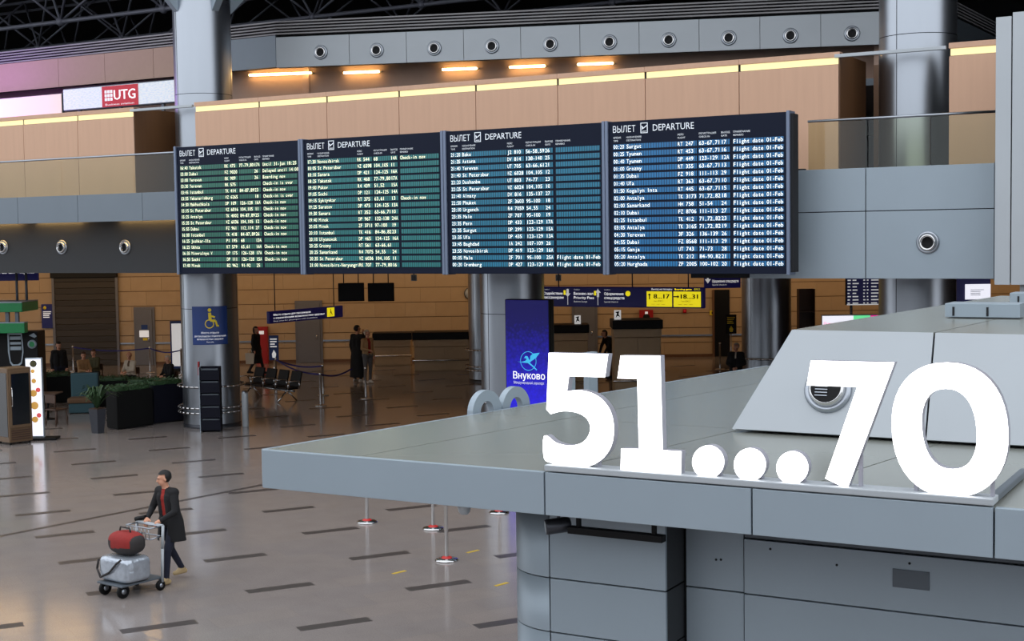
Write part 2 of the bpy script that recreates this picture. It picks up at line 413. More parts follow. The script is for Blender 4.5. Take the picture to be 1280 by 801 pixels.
baseb = struct(MB().box(-24, 22, -.03, 0, 0, .12).build('baseboard_back', 'wood_dark', None, L(0, WD, 0), A))
struct(MB().box(-85, 22, 27.05, 76, 4.2, 4.34).build('ceiling', 'plaster'))
# gallery (second level): slab, left fascia with recessed band, right fascia
YR = 25.7
struct(MB().box(-85, 22, YR+.06, 27.7, 5.75, 6.12).build('floor_gallery', 'panel_dark'))
wf = struct(MB().box(-60, -8.2, YR+.03, YR+.15, 5.55, 6.2).build('wall_gallery_front', 'joint'))
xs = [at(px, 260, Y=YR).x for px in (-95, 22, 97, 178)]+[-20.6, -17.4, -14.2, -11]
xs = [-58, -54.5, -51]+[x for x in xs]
for a_, b_ in zip(xs[:-1], xs[1:]): MB().bbox(a_+.006, b_-.006, YR, YR+.05, 5.53, 6.22, .004).build('fascia_panel', 'panel_grey', wf)  # weaker light on the left fascia put into a darker panel colour
wr_ = struct(MB().box(-60, -8.2, 27.02, 27.2, 4.2, 5.75).build('wall_recess', 'panel_side'))
xr0 = at(993, 280, Y=YR).x; xr1 = at(1082, 280, Y=YR).x; xr2 = at(1243, 280, Y=YR).x
wg = struct(MB().box(-10.5, xr2+.02, YR+.03, YR+.2, 4.14, 6.14).build('wall_gallery_right', 'joint'))
zs = at(1082, 264, Y=YR).z
for (a_, b_) in ((xr0-.9, xr1), (xr1, xr2)):
    for (z0, z1) in ((4.13, zs), (zs, 6.18)):
        MB().bbox(a_+.008, b_-.008, YR, YR+.05, z0+.008, z1-.008, .004).build('fascia_panel', 'panel', wg)
MB().box(xr2, xr2+.05, YR-.02, YR+.1, 4.1, 6.2).build('edge_strip', 'panel_dark', wg)
# near pilaster at the right
xp = at(1244, 200, Y=25.0).x; xq = at(1264, 200, Y=25.0).x
wp = struct(MB().box(xp+.01, xp+2.4, 25.03, 26.4, 4.09, 8.56).build('wall_pilaster', 'joint'))
MB().bbox(xp, xq-.01, 25, 25.06, 4.06, 8.6, .004).build('cladding_panel', 'panel_light', wp)
MB().bbox(xq+.01, xp+2.4, 25, 25.06, 4.06, 8.66, .004).build('cladding_panel', 'panel_light', wp)
xs_ = at(1274.5, 390, Y=25.3).x
struct(MB().bbox(xs_, xs_+1.6, 25.3, 26.3, 0, 4.07, .01).build('wall_pilaster_base', 'panel_light'))
# timber wall of the upper gallery with lit strips
YW = 27.7; X0 = at(168, 150, Y=YW).x; MOD = (at(1050, 100, Y=YW).x - X0)/9
ww = struct(MB().box(-62, X0-.03, YW+.04, YW+.25, 6.1, 8.5).box(X0+MOD+.03, X0+9*MOD-.03, YW+.04, YW+.25, 6.1, 8.5)
    .box(X0+10*MOD+.03, 12, YW+.04, YW+.25, 6.1, 8.5).build('wall_timber', 'joint'))
pw = MB().bbox(.008, MOD-.008, 0, .05, 6.1, 8.33, .003).build('timber_panel', 'wood', ww)
ls = MB().bbox(-.0+.03, MOD-.03, .01, .09, 8.34, 8.47, .004).build('light_strip', 'strip_lit', ww)
cp = MB().bbox(.002, MOD-.002, -.02, .2, 8.475, 8.58, .004).build('cap_rail', 'wood', ww)
first = True
for kk in list(range(-8, 0))+list(range(1, 9))+list(range(10, 14)):
    for proto in (pw, ls, cp):
        o = proto if first else mesh_obj(proto.name.split('.')[0], proto.data, ww)
        o.location = (X0+kk*MOD, YW, 0)
    first = False
for kx in (0, 9):
    xg = X0+kx*MOD
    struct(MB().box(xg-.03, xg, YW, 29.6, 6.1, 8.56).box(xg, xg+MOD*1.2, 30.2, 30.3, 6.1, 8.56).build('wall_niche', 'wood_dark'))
    struct(MB().bbox(xg-.1, xg+MOD*.98, YW-.06, YW+.02, 8.46, 8.53, .01).build('trim_2', 'panel_light'))
struct(MB().box(-85, 12, 30.35, 46, 8.15, 8.3).build('floor_upper', 'panel_dark'))
# glass balustrades of the gallery
def balustrade(xa, xb, n, z0, z1, label):
    t = thing('glass_balustrade', label, 'balustrade', ((xa+xb)/2, YR+.1, z0)); h = z1-z0; w_ = (xb-xa)/n
    for i in range(n): MB().box(-(xb-xa)/2+i*w_+.01, -(xb-xa)/2+(i+1)*w_-.01, -.008, .008, -.02, h-.03).build('glass_pane', 'glass', t)
    MB().tube((-(xb-xa)/2, 0, h), ((xb-xa)/2, 0, h), .025, 8).build('handrail', 'steel', t)
balustrade(-58, -22.8, 14, 6.2, 7.17, 'long glass balustrade with steel rail on the grey gallery edge beside the timber wall')
balustrade(at(1010, 180, Y=YR+.1).x, xr2, 3, 6.15, 7.08, 'short glass balustrade in front of a steel column, next to the white pilaster')
# level-three band: facets, louvres, back wall
P1 = Vector((at(345, 70, Y=32).x, 32, 0)); dirn = L(9.8, 37.4)-P1; ln = dirn.length; dirn.normalize(); P2 = P1+dirn*(ln*1.09); P3 = P2+(L(14.4, 41.9)-L(12.1, 38.2))*2.2
def facet(name, Pa, Pb, z0, z1, seams, pm, off=0):
    v = (Pb-Pa); n = v.length; rz = math.atan2(v.y, v.x)
    o = struct(MB().box(0, n, .03, .3, z0+.01, z1-.01).build(name, 'joint', None, Pa, rz))
    es = [0]+seams+[n]
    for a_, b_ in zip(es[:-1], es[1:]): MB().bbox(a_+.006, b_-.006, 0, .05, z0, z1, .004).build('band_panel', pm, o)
    return o, rz
PL = Vector((-75, 32, 0))
sl = [at(px, 90, Y=32).x+75 for px in (-40, 73, 131, 192)]
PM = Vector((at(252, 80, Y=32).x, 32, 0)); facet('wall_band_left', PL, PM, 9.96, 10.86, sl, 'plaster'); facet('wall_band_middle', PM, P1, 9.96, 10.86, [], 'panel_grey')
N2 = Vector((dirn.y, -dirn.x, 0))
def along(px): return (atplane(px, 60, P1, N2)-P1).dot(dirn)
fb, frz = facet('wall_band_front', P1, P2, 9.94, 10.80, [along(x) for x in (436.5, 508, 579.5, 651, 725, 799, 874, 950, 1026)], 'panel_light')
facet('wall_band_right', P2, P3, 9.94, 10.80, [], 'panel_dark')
for (Pa, Pb, k) in ((PL, P1, 1), (P1, P2, 2), (P2, P3, 3)):
    v = Pb-Pa; n = v.length; o = struct(MB().box(0, n, .25, .3, 10.8, 11.3).build('trim_%d' % (k+3), 'joint', None, Pa, math.atan2(v.y, v.x)))
    for i in range(5): MB().box(0, n, .02, .22, 10.88+i*.085, 10.92+i*.085).build('louvre_slat', 'louver', o)
    struct(MB().box(-2 if k == 2 else 0, n, 1.5, 1.7, 8.2, 10.9).build('wall_upper_back', 'plaster', None, Pa, math.atan2(v.y, v.x)))
    struct(MB().box(0, n, .3, 3.5, 10.62, 10.78).build('ceiling_band', 'panel_dark', None, Pa, math.atan2(v.y, v.x)))
struct(MB().box(-95, 60, -12.4, -12, 0, 6.8).build('wall_unseen_front', 'panel_grey'))  # unseen wall behind the camera, added to cut low daylight on floor and columns
# roof: dark deck, end walls
struct(MB().box(-95, 25, 26, 80, 17.2, 17.4).build('ceiling_roof', 'roof_dark'))
struct(MB().box(-95, 25, 78, 78.3, 0, 17.3).build('wall_far', 'roof_dark'))
struct(MB().box(-95.3, -95, 26, 78, 0, 17.3).build('wall_left', 'roof_dark'))
struct(MB().box(25, 25.3, 26, 78, 0, 17.3).build('wall_right', 'roof_dark'))
# roof trusses
def truss(Y, zb, zt, label, x0=-80, x1=14, bay=5.2, ph=0):
    t = thing('roof_truss', label, 'truss', (0, Y, zb)); h = zt-zb
    MB().tube((x0, 0, 0), (x1, 0, 0), .085, 8).build('bottom_chord', 'truss', t)
    MB().tube((x0, -1.6, h), (x1, -1.6, h), .075, 8).build('top_chord', 'truss', t)
    MB().tube((x0, 1.6, h), (x1, 1.6, h), .075, 8).build('top_chord', 'truss', t)
    ka = MB().tube((0, 0, 0), (bay/2, -1.6, h), .05, 6).build('brace', 'truss', t); kb = MB().tube((0, 0, 0), (-bay/2, -1.6, h), .05, 6).build('brace', 'truss', t)
    kc = MB().tube((0, 0, 0), (bay/2, 1.6, h), .05, 6).build('brace', 'truss', t); kd = MB().tube((0, 0, 0), (-bay/2, 1.6, h), .05, 6).build('brace', 'truss', t)
    hub = MB().ball((0, 0, 0), .17).build('node', 'truss', t)
    n = int((x1-x0)/bay)
    for i in range(n):
        x = x0+ph+(i+.5)*bay
        for q in (ka, kb, kc, kd, hub):
            o = q if i == 0 else mesh_obj(q.name.split('.')[0], q.data, t); o.location = (x, 0, 0)
truss(38.2, 13.35, 15.9, 'grey tubular roof truss just behind the nozzle band, lowest of the trusses')
truss(45.5, 13.9, 16.4, 'grey tubular roof truss in the dark roof, second behind the nozzle band', ph=1.1)
truss(53, 14.6, 17.0, 'grey tubular roof truss in the dark roof, farthest from the nozzle band', ph=.4)
# ---------------------------------------------------------------- columns
def column(x, y, ztop, label, rails=True, group=None, seams=(3.2, 8.9, 11.4), arms=False, r=.765):
    t = thing('column', label, 'column', (x, y, 0), 0, group); zz = [0]+[q for q in seams if q < ztop]+[ztop]
    for a_, b_ in zip(zz[:-1], zz[1:]): MB().lathe([(r, a_+.007), (r, b_-.007)], 48).build('cladding_sleeve', 'steel', t)
    MB().lathe([(r-.02, 0), (r-.02, ztop)], 24).build('core', 'joint', t)
    MB().lathe([(r+.01, 0), (r+.01, .1), (r-.01, .1)], 48).build('plinth', 'dark_steel', t)
    for ang in (-1.9, .4, 2.5): MB().box(r-.015, r+.002, -.006, .006, 0, ztop).xf(Matrix.Rotation(ang, 4, 'Z')).build('vertical_joint', 'joint', t)
    if rails:
        for zr in (.42, .55, 1.12):
            mb = MB(); pts = [(math.cos(i*math.pi/16)*(r+.13), math.sin(i*math.pi/16)*(r+.13), zr) for i in range(32)]
            mb.path(pts, .028, 8, closed=True)
            for i in range(0, 32, 8): mb.tube((pts[i][0]*.85, pts[i][1]*.85, zr), pts[i], .018, 6)
            mb.build('bumper_rail', 'chrome', t)
    if arms:
        for ang in (-.35, 1.2, 2.8, 4.4):
            c, s_ = math.cos(ang), math.sin(ang)
            mb = MB().add([(c*.7-s_*.1, s_*.7+c*.1, 11.0), (c*.7+s_*.1, s_*.7-c*.1, 11.0), (c*3+s_*.1, s_*3-c*.1, 13.4), (c*3-s_*.1, s_*3+c*.1, 13.4),
                      (c*.7-s_*.1, s_*.7+c*.1, 11.7), (c*.7+s_*.1, s_*.7-c*.1, 11.7), (c*3+s_*.1, s_*3-c*.1, 13.9), (c*3-s_*.1, s_*3+c*.1, 13.9)],
                     [(0,1,2,3), (4,5,6,7), (0,1,5,4), (1,2,6,5), (2,3,7,6), (3,0,4,7)]); mb.build('roof_arm', 'panel', t)
    return t
CX = (at(251+6, 210, Y=29).x, at(640, 350, Y=29).x, at(1147, 200, Y=29).x)
c1 = column(CX[0], 29, 17.1, 'tall steel column with the blue wheelchair plaque and a leaflet rack', arms=True)
c2 = column(CX[1], 29, 4.19, 'tall steel column right behind the glowing blue totem')
c3 = column(CX[2], 29, 17.1, 'tall steel column behind the short glass balustrade and grey gallery front')
column(at(613, 400, Y=42).x, 42, 4.19, 'brushed steel column in the lower hall beside the round wall clock', seams=())
column(at(958, 400, Y=42).x, 42, 4.19, 'brushed steel column in the lower hall behind the grey-haired man', seams=())
# ---------------------------------------------------------------- air nozzles
def nozzle(P, N, R, label, group=None, tilt=0.):
    N = Vector(N).normalized(); z = N; x = Vector((-z.y, z.x, 0)).normalized(); y = z.cross(x)
    t = thing('air_nozzle', label, 'air nozzle', P, 0, group); t.rotation_euler = Matrix((x, y, z)).transposed().to_euler()
    MB().lathe([(R, 0), (R, .02*R/.2), (R*.92, .16*R), (R*.8, .2*R), (R*.76, .1*R)], 32).build('flange', 'steel', t)
    MB().lathe([(R*.78, .08*R), (R*.74, .34*R), (R*.62, .42*R), (R*.5, .3*R), (R*.44, .02*R)], 32).build('cone', 'chrome', t)
    MB().lathe([(R*.47, .05*R), (R*.3, .03*R), (0.001, .02*R)], 24).build('throat', 'black', t)
    return t
for i, px in enumerate((401, 471, 543, 615, 688, 762, 836, 911, 988, 1065)):
    py = 65.5+(px-401)/(1065-401)*(42-65.5); P = atplane(px, py, P1, N2)
    nozzle(P+N2*.006, N2, .205, 'round steel air nozzle in the pale band under the roof louvres', 'nozzles in the pale roof band')
for px in (4, 77.5, 156.5):
    P = at(px, 309, Y=27.02); nozzle(P, (0, -1, 0), .20, 'round steel air nozzle in the dark recessed band under the gallery edge', 'nozzles in the dark recess')
P = at(1160, 303, Y=YR); nozzle(P, (0, -1, 0), .205, 'single round air nozzle in the grey gallery front beside the pilaster')
# warm tubes under the pale band and in the left cove
for i, (xa, xb, py) in enumerate(((289, 390, 94), (430, 475, 90.5), (553, 597, 86.5), (637, 682, 83.5), (722, 767, 80))):
    Q = P1-N2*1.42
    a_ = atplane(xa, py+.6, Q, N2); b_ = atplane(xb, py-.9, Q, N2)
    if i == 0: a_ = atplane(312, py, Q, N2)
    b_.z = a_.z
    t = thing('wall_lamp', 'warm glowing tube lamp on the wall below the pale nozzle band' if i else 'longest warm glowing tube lamp, beside the tall column above the timber wall', 'lamp', (a_+b_)/2-Vector((0,0,.1)), frz, 'warm tubes below the nozzle band' if i else None)
    h = (b_-a_).length/2
    MB().bbox(-h, h, -.09, -.02, .06, .13, .03).build('tube', 'tube_lit', t); MB().box(-h-.05, h+.05, -.02, .06, .08, .11).build('backplate', 'panel_dark', t)
for (xa, xb) in ((-60, 22), (40, 98), (145, 216)):
    p = at(xa, 284, Y=26.9).x; q = at(xb, 284, Y=26.9).x
    t = thing('cove_lamp', 'warm strip lamp tucked under the left gallery edge above the dark recess', 'lamp', ((p+q)/2, 26.9, 5.585), 0, 'cove strips under the gallery edge')
    MB().bbox(-(q-p)/2, (q-p)/2, -.04, .04, 0, .05, .01).build('tube', 'tube_lit', t); MB().box(-(q-p)/2, (q-p)/2, -.05, .05, .045, .07).build('housing', 'panel_dark', t)
# purple wash on the left end of the band
l = bpy.data.lights.new('purple_wash', 'AREA'); l.energy = 130; l.color = (.5, .16, 1.); l.size = 2.5
pl = bpy.data.objects.new('purple_wash', l); COL.objects.link(pl); P = at(40, 98, Y=32); pl.location = P+Vector((-1.5, -2.6, -1.2))
pl.rotation_euler = (Vector((1.2, 2.6, 1.0))).to_track_quat('-Z', 'Y').to_euler()
# ================================================================ DEPARTURE BOARDS
YB = 24.8; ZB0, ZB1 = 4.25, 7.2
XB0 = at(220, 260, Y=YB).x; XB1 = at(988, 245, Y=YB).x; PWID = (XB1-XB0)/4
ck = 'Check-in now'; fd = 'Flight date 01-Feb'; ov = 'Check-in is over'
ROWS = [[
 ('16:40','Yakutsk','RK 475','77-79,80','17A','Until 31-Jan 18:25'),('13:00','Dubai','FZ 9020','','26','Delayed until 14:00'),('13:00','Yerevan','RK 909','','26','Boarding now'),
 ('13:30','Yerevan','RK 575','','',ov),('13:45','Istanbul','TK 414','84-87,89','23',ck),('13:55','Yekaterinburg','WZ 6265','','18',ov),('14:30','Makhachkala','DP 109','126-128','16A',ck),
 ('15:15','St Petersbur','WZ 6016','104,105','11',ck),('15:25','Antalya','TK 4002','84-87,89','25',ck),('15:35','St Petersbur','WZ 6036','104,105','12',ck),('15:55','Dubai','FZ 961','112,114','27',ck),
 ('16:00','Istanbul','TK 418','84-87,89','26',ck),('16:25','Joshkar-Ola','PI 195','68','13A',''),('16:25','Ukhta','RT 579','65,61','16A',ck),('16:35','Minvralnye V','DP 175','126-128','17A',ck),
 ('16:50','Sochi','DP 111','126-128','15A',ck),('17:00','Minsk','B2 962','91-92','25','')],
 [('17:30','Novosibirsk','RK 544','68','14A',ck),('18:05','St Petersbur','WZ 6598','104,105','11',''),('18:10','Samara','DP 421','124-125','16A',''),('18:25','Yakutsk','RK 468','77-79,80','17A',''),
 ('19:00','Pskov','R4 439','51,52','15A',''),('19:05','Sochi','DP 121','124-125','14A',''),('19:15','Syktyvkar','RT 375','63,61','13',ck),('19:25','Saratov','DP 475','124-125','13A',''),
 ('19:30','Samara','RT 352','63-66,71','10',''),('19:40','Minsk','DP 967','132-138','24A',''),('20:05','Minsk','ZF 3711','97-100','19',''),('20:10','Istanbul','TK 416','84-86,82','23',''),
 ('20:10','Ulyanovsk','DP 465','124-125','16A',''),('20:25','Grozny','RT 561','63-66,61','',''),('20:25','Samarkand','R4 7075','54,55','24',''),('20:35','St Petersbur','WZ 6036','104,105','11',''),
 ('21:00','Novosibirs-Neryungri','RK 707','77-79,80','16','')],
 [('21:20','Baku','J2 810','56-58,59','26',''),('21:35','Astana','DV 814','138-140','25',''),('21:40','Yerevan','UT 705','63-66,61','21',''),('21:40','St Petersbur','WZ 6028','104,105','12',''),
 ('22:20','Dushanbe','UT 803','74-77','23',''),('22:25','St Petersbur','WZ 6024','104,105','10',''),('22:40','Almaty','DV 816','135-137','27',''),('22:50','Phuket','ZF 3603','95-100','18',''),
 ('23:10','Urgench','R4 7059','54,55','24',''),('23:35','Male','ZF 707','95-100','19',''),('23:35','Perm','DP 433','123-129','17A',''),('23:35','Surgut','DP 299','123-129','15A',''),
 ('23:35','Ufa','DP 435','123-129','13A',''),('23:45','Baghdad','IA 242','107-109','26',''),('23:55','Novosibirsk','DP 419','123-129','16A',''),('00:05','Male','ZF 701','95-100','25A','Flight date 01-Feb'),
 ('00:20','Orenburg','DP 427','123-129','14A','Flight date 01-Feb')],
 [('00:20','Surgut','RT 247','63-67,71','17',fd),('00:25','Tyumen','RT 453','63-67,71','16',fd),('00:40','Tyumen','DP 449','123-129','12A',fd),('01:00','Grozny','RT 355','63-67,71','13',fd),
 ('01:35','Dubai','FZ 918','111-113','29',fd),('01:40','Ufa','RT 363','63-67,71','10',fd),('01:50','Kogalym Inta','RT 445','63-67,71','15',fd),('02:00','Antalya','TK 3173','71,72,82','18',fd),
 ('02:00','Samarkand','HH 758','51-54','24',fd),('02:10','Dubai','FZ 8706','111-113','27',fd),('02:25','Istanbul','TK 412','71,72,82','23',fd),('03:05','Antalya','TK 3165','71,72,82','19',fd),
 ('04:30','Yerevan','3F 326','136-139','26',fd),('04:55','Dubai','FZ 8568','111-113','29',fd),('05:15','Ganja','UT 743','71-73','28',fd),('05:20','Antalya','TK 212','84-90,82','21',fd),
 ('05:20','Hurghada','ZF 2005','100-102','20',fd)]]
BL = ['departure board with green rows from Yakutsk to Minsk, in front of the wheelchair column', 'departure board with teal rows from Novosibirsk to Neryungri, beside the green one',
      'departure board with blue-green rows from Baku to Orenburg, above the blue totem', 'departure board with blue rows from Surgut to Hurghada, beside the glass balustrade']
FM = ['flap_green', 'flap_teal', 'flap_sea', 'flap_blue']
HEAD = [('ВРЕМЯ','TIME'), ('НАЗНАЧЕНИЕ','DESTINATION'), ('РЕЙС','FLIGHT'), ('РЕГИСТРАЦИЯ','CHECK-IN'), ('ВЫХОД','GATE'), ('ПРИМЕЧАНИЕ','REMARKS')]
SW = PWID-.14
cx = [.030, .107, .405, .525, .648, .715]; cn = [5, 20, 7, 8, 3, 18]
H = ZB1-ZB0
for b_ in range(4):
    t = thing('departure_board', BL[b_], 'departure board', (XB0+b_*PWID, YB, ZB0), 0, 'departure boards in a row')
    MB().bbox(.03, PWID-.03, 0, .28, 0, H, .01).build('case', 'board_case', t)
    for xx in ((0, .07), (PWID-.07, PWID)): MB().bbox(xx[0]+.004, xx[1]-.004, -.04, .3, -.02, H+.02, .012).build('frame_post', 'board_frame', t)
    hd = MB(); x_ = .07
    text(hd, 'ВЫЛЕТ', x_+SW*.027, H-.215, -.006, .128, SW*.133)
    text(hd, 'DEPARTURE', x_+SW*.262, H-.215, -.006, .128, SW*.235)
    tag(hd.build('title', 'board_white', t), kind='stuff')
    ic = MB(); ix = x_+SW*.19; iz = H-.25; w_ = SW*.042
    for (a0, a1, c0, c1) in ((0, w_, 0, .014), (0, w_, .186, .2), (0, .014, 0, .2), (w_-.014, w_, 0, .2), (.03, w_-.03, .03, .042)): ic.box(ix+a0, ix+a1, -.008, -.002, iz+c0, iz+c1)
    ic.prism([(ix+.02, iz+.07), (ix+.045, iz+.075), (ix+w_*.9, iz+.135), (ix+w_*.9, iz+.155), (ix+.06, iz+.105), (ix+.035, iz+.14), (ix+.02, iz+.13), (ix+.035, iz+.095)], -.008, -.002)
    ic.build('takeoff_symbol', 'board_white', t)
    sm = MB()
    for i, (ru, en) in enumerate(HEAD):
        text(sm, ru, x_+SW*cx[i], H-.33, -.006, .034); text(sm, en, x_+SW*cx[i], H-.39, -.006, .034)
    tag(sm.build('column_headings', 'board_white', t), kind='stuff')
    rp = .1417; zt = H-.442
    for r in range(17):
        z1 = zt-r*rp; z0 = z1-.096
        mb = MB()
        for i in range(6): mb.box(x_+SW*cx[i]-.008, x_+SW*cx[i]+cn[i]*PITCH+.008, -.012, -.001, z0, z1)
        row = mb.build('flap_row', FM[b_], t)
        tx = MB()
        for i, sx in enumerate(ROWS[b_][r]): cells(tx, sx, x_+SW*cx[i], z0+.010, -.016, PITCH if i else .046, .078)
        tag(tx.build('row_lettering', 'flap_text' if b_ < 2 else 'flap_text_b', row), kind='stuff')
for px in (300, 470, 690, 900):
    xx = at(px, 200, Y=YB+.3).x; struct(MB().box(xx-.05, xx+.05, YB+.28, YR+.02, 5.8, 5.95).build('trim_8', 'dark_steel'))
struct(MB().bbox(XB1-.02, XB1+.05, YB+.02, YB+.32, ZB0+.03, ZB1-.03, .01).build('trim_9', 'joint'))
# ================================================================ CHECK-IN CANOPY
ZC = 3.3; YF = at(941, 610, z=ZC).y
T = at(328, 562, z=ZC); T.y = YF; Bk = at(960, 457, z=ZC); XE = 4.5
endd = (Bk-T).normalized()
can = thing('check_in_canopy', 'grey metal canopy over the check-in island carrying the glowing 51...70', 'canopy', (T.x, YF, 2.99))
def loc(p): return Vector(p)-Vector((T.x, YF, 2.99))
def endx(y): return T.x+endd.x/endd.y*(y-YF)            # X of the left edge at depth y
sx = (at(571, 548, z=ZC)); so = sx.x-endx(sx.y)
ys = [YF, at(650, 520, z=ZC).y, YF+5.4, Bk.y]
offs = [0, so, so+1.75, so+3.5, so+5.25, so+7.0, so+8.75, so+10.5]
for j in range(3):
    for i in range(len(offs)-1):
        g = .007; y0, y1 = ys[j]+g, ys[j+1]-g; o0, o1 = offs[i]+g, offs[i+1]-g
        pts = [(endx(y0)+o0, y0), (endx(y0)+o1, y0), (endx(y1)+o1, y1), (endx(y1)+o0, y1)]
        vv = [loc((x, y, ZC-.03)) for x, y in pts]+[loc((x, y, ZC)) for x, y in pts]
        MB().add(vv, [(0,3,2,1), (4,5,6,7), (0,1,5,4), (1,2,6,5), (2,3,7,6), (3,0,4,7)]).build('roof_panel', 'canopy_top', can)
XE = endx(YF)+offs[-1]
pts = [(endx(YF)+.04, YF+.04), (XE, YF+.04), (endx(Bk.y)+offs[-1], Bk.y-.02), (endx(Bk.y)+.04, Bk.y-.02)]
vv = [loc((x, y, 2.99)) for x, y in pts]+[loc((x, y, ZC-.031)) for x, y in pts]
MB().add(vv, [(0,3,2,1), (4,5,6,7), (0,1,5,4), (1,2,6,5), (2,3,7,6), (3,0,4,7)]).build('core', 'joint', can)
fx = [T.x]+[at(px, py, Y=YF).x for px, py in ((683, 615), (941.5, 636), (1243.5, 656))]; fx.append(XE)
for a_, b_ in zip(fx[:-1], fx[1:]): MB().bbox(a_-T.x+.006, b_-T.x-.006, -.03, .02, 0, .312, .004).build('fascia_panel', 'panel', can)
rzE = math.atan2(endd.y, endd.x); o = MB().bbox(0, (Bk-T).length, 0, .03, 0, .312, .004).build('end_fascia', 'panel', can, (0, 0, 0), rzE)
# number sign on the front edge
YL = YF-.0
sg = thing('number_sign', 'glowing white number sign 51...70 standing on the canopy edge', 'sign', (at(690, 585, Y=YL).x, YL, ZC+.012))
SO = Vector((at(690, 585, Y=YL).x, YL, ZC+.012))
xa = at(683, 585, Y=YL).x-SO.x; xb = at(1243, 628, Y=YL).x-SO.x
MB().bbox(xa, xb, -.035, .14, 0, .045, .008).build('base_rail', 'panel_light', sg)
MB().bbox(xb-.05, xb, .14, 1.2, 0, .045, .008).build('rail_return', 'panel_dark', sg)
def lp(px, py): q = at(px, py, Y=YL+.03)-SO; return (q.x, q.z)
def smooth_poly(pts, curve):
    """Catmull-Rom through the points whose index is in curve"""
    out = []; n = len(pts)
    for i in range(n):
        out.append(pts[i])
        j = (i+1) % n
        if i in curve and j in curve:
            p0 = pts[i-1] if (i-1) in curve else pts[i]; p3 = pts[(j+1) % n] if ((j+1) % n) in curve else pts[j]
            for k in (1, 2, 3):
                u = k/4
                out.append(tuple(.5*((2*pts[i][c]) + (-p0[c]+pts[j][c])*u + (2*p0[c]-5*pts[i][c]+4*pts[j][c]-p3[c])*u*u + (-p0[c]+3*pts[i][c]-3*pts[j][c]+p3[c])*u**3) for c in (0, 1)))
    return out
five = [(688.3,440.7),(761.5,442.3),(757.5,471),(712.5,469.6),(710,488.5),(729,487.5),(749.4,495),(763.8,512),(768.7,535),(765,558),(752,575),(732,583.6),(709,583.5),(692,578),(682.4,571.5),
        (682.6,544),(697,553),(715,556.4),(732,551),(740,537),(736.5,523.4),(723.6,515.3),(706.4,513.3),(690.8,516.8),(685.4,511.3)]
one = [(778,444),(826.6,444.6),(829.6,562.2),(853,563.6),(852.2,591.6),(778,586.6),(778.6,560),(800.8,560.7),(798.8,473),(774,472.4)]
seven = [(1015.3,450.3),(1119,452.7),(1060.3,610),(1033.2,597),(1073,483),(1010,481)]
def ring(cx_, cy_, rx, ry, n=40, e=2.25, sh=0):
    r_ = []
    for i in range(n):
        t_ = 2*math.pi*i/n; c_, s_ = math.cos(t_), math.sin(t_)
        x = abs(c_)**(2/e)*math.copysign(1, c_); y = abs(s_)**(2/e)*math.copysign(1, s_)
        r_.append((cx_+rx*x+sh*y, cy_+ry*y))
    return r_
def digit(name, outline, holes=None):
    pl_ = [lp(*q) for q in outline]; hl = [[lp(*q) for q in h] for h in (holes or [])]
    f = MB().prism(pl_, .0, .014, 0, hl).build(name, 'white_lit', sg)
    MB().prism(pl_, .0145, .085, 0, hl).build('letter_casing', 'letter_side', f)
    xs_ = [q[0] for q in pl_]; zs_ = [q[1] for q in pl_]
    return f, min(xs_), max(xs_), min(zs_)
D = []
D.append(digit('digit', smooth_poly(five, set(range(4, 15)) | set(range(15, 24)))))
D.append(digit('digit', one)); D.append(digit('digit', seven))
D.append(digit('digit', ring(1188.6, 536.4, 72.4, 83.8, sh=4.5), [ring(1187.6, 535.4, 34.2, 50.2, e=2.3, sh=4)]))
for (px, py) in ((886.8, 576.6), (938.8, 580), (991.8, 583.8)): D.append(digit('dot', ring(px, py, 19.6, 20.6, 28, 2.)))
for q_, (f, x0, x1, z0) in enumerate(D):
    for k in {2: (.3, .6), 3: (.2, .86)}.get(q_, (.25, .75) if x1-x0 > .3 else (.8,)):
        xx = x0+(x1-x0)*k; MB().box(xx-.012, xx+.012, .05, .075, .03, max(z0, .04)+(.3 if q_ in (2, 3) and k != .3 else .12)).build('post', 'letter_side', sg)
# channel letters along the far left edge, seen from behind
EDX = math.atan2(endd.y, endd.x)
es = thing('edge_sign', 'grey channel digits seen from behind along the canopy end edge', 'sign', (T.x, YF, ZC-.25), EDX)
def edge_s(px, py):   # distance along the end edge
    N = Vector((endd.y, -endd.x, 0)); q = atplane(px, py, T+Vector((0, 0, 0))-N*.06, N); return (q-T).dot(endd), q.z
for (px0, px1, pyt) in ((590.5, 627, 487.5), (628, 662.5, 483)):
    s0, z0 = edge_s(px0, pyt+15); s1, _ = edge_s(px1, pyt+15); zt_ = edge_s((px0+px1)/2, pyt)[1]; zb = ZC-.24
    cxx, czz = (s0+s1)/2, (zt_+zb)/2; base = Vector((T.x, YF, ZC-.25))
    out = [(cxx+(s1-s0)/2*math.cos(k*math.pi/16), czz-(ZC-.25)+(zt_-zb)/2*math.sin(k*math.pi/16)) for k in range(32)]
    inn = [(cxx+(s1-s0)/2*.46*math.cos(k*math.pi/16), czz-(ZC-.25)+(zt_-zb)/2*.52*math.sin(k*math.pi/16)) for k in range(32)]
    MB().prism(out, .06, .13, 0, [inn]).build('digit', 'panel', es)
sa, za = edge_s(712, 470); sb_, zb_ = edge_s(747, 470); zt_ = edge_s(735, 441)[1]-(ZC-.25)
MB().prism([(sa, zt_), (sb_, zt_), (sb_, 0), (sb_-.16, 0), (sb_-.16, zt_-.16), (sa+.1, zt_-.16), (sa+.1, .1), (sa, .1)], .06, .13).build('digit', 'panel', es)
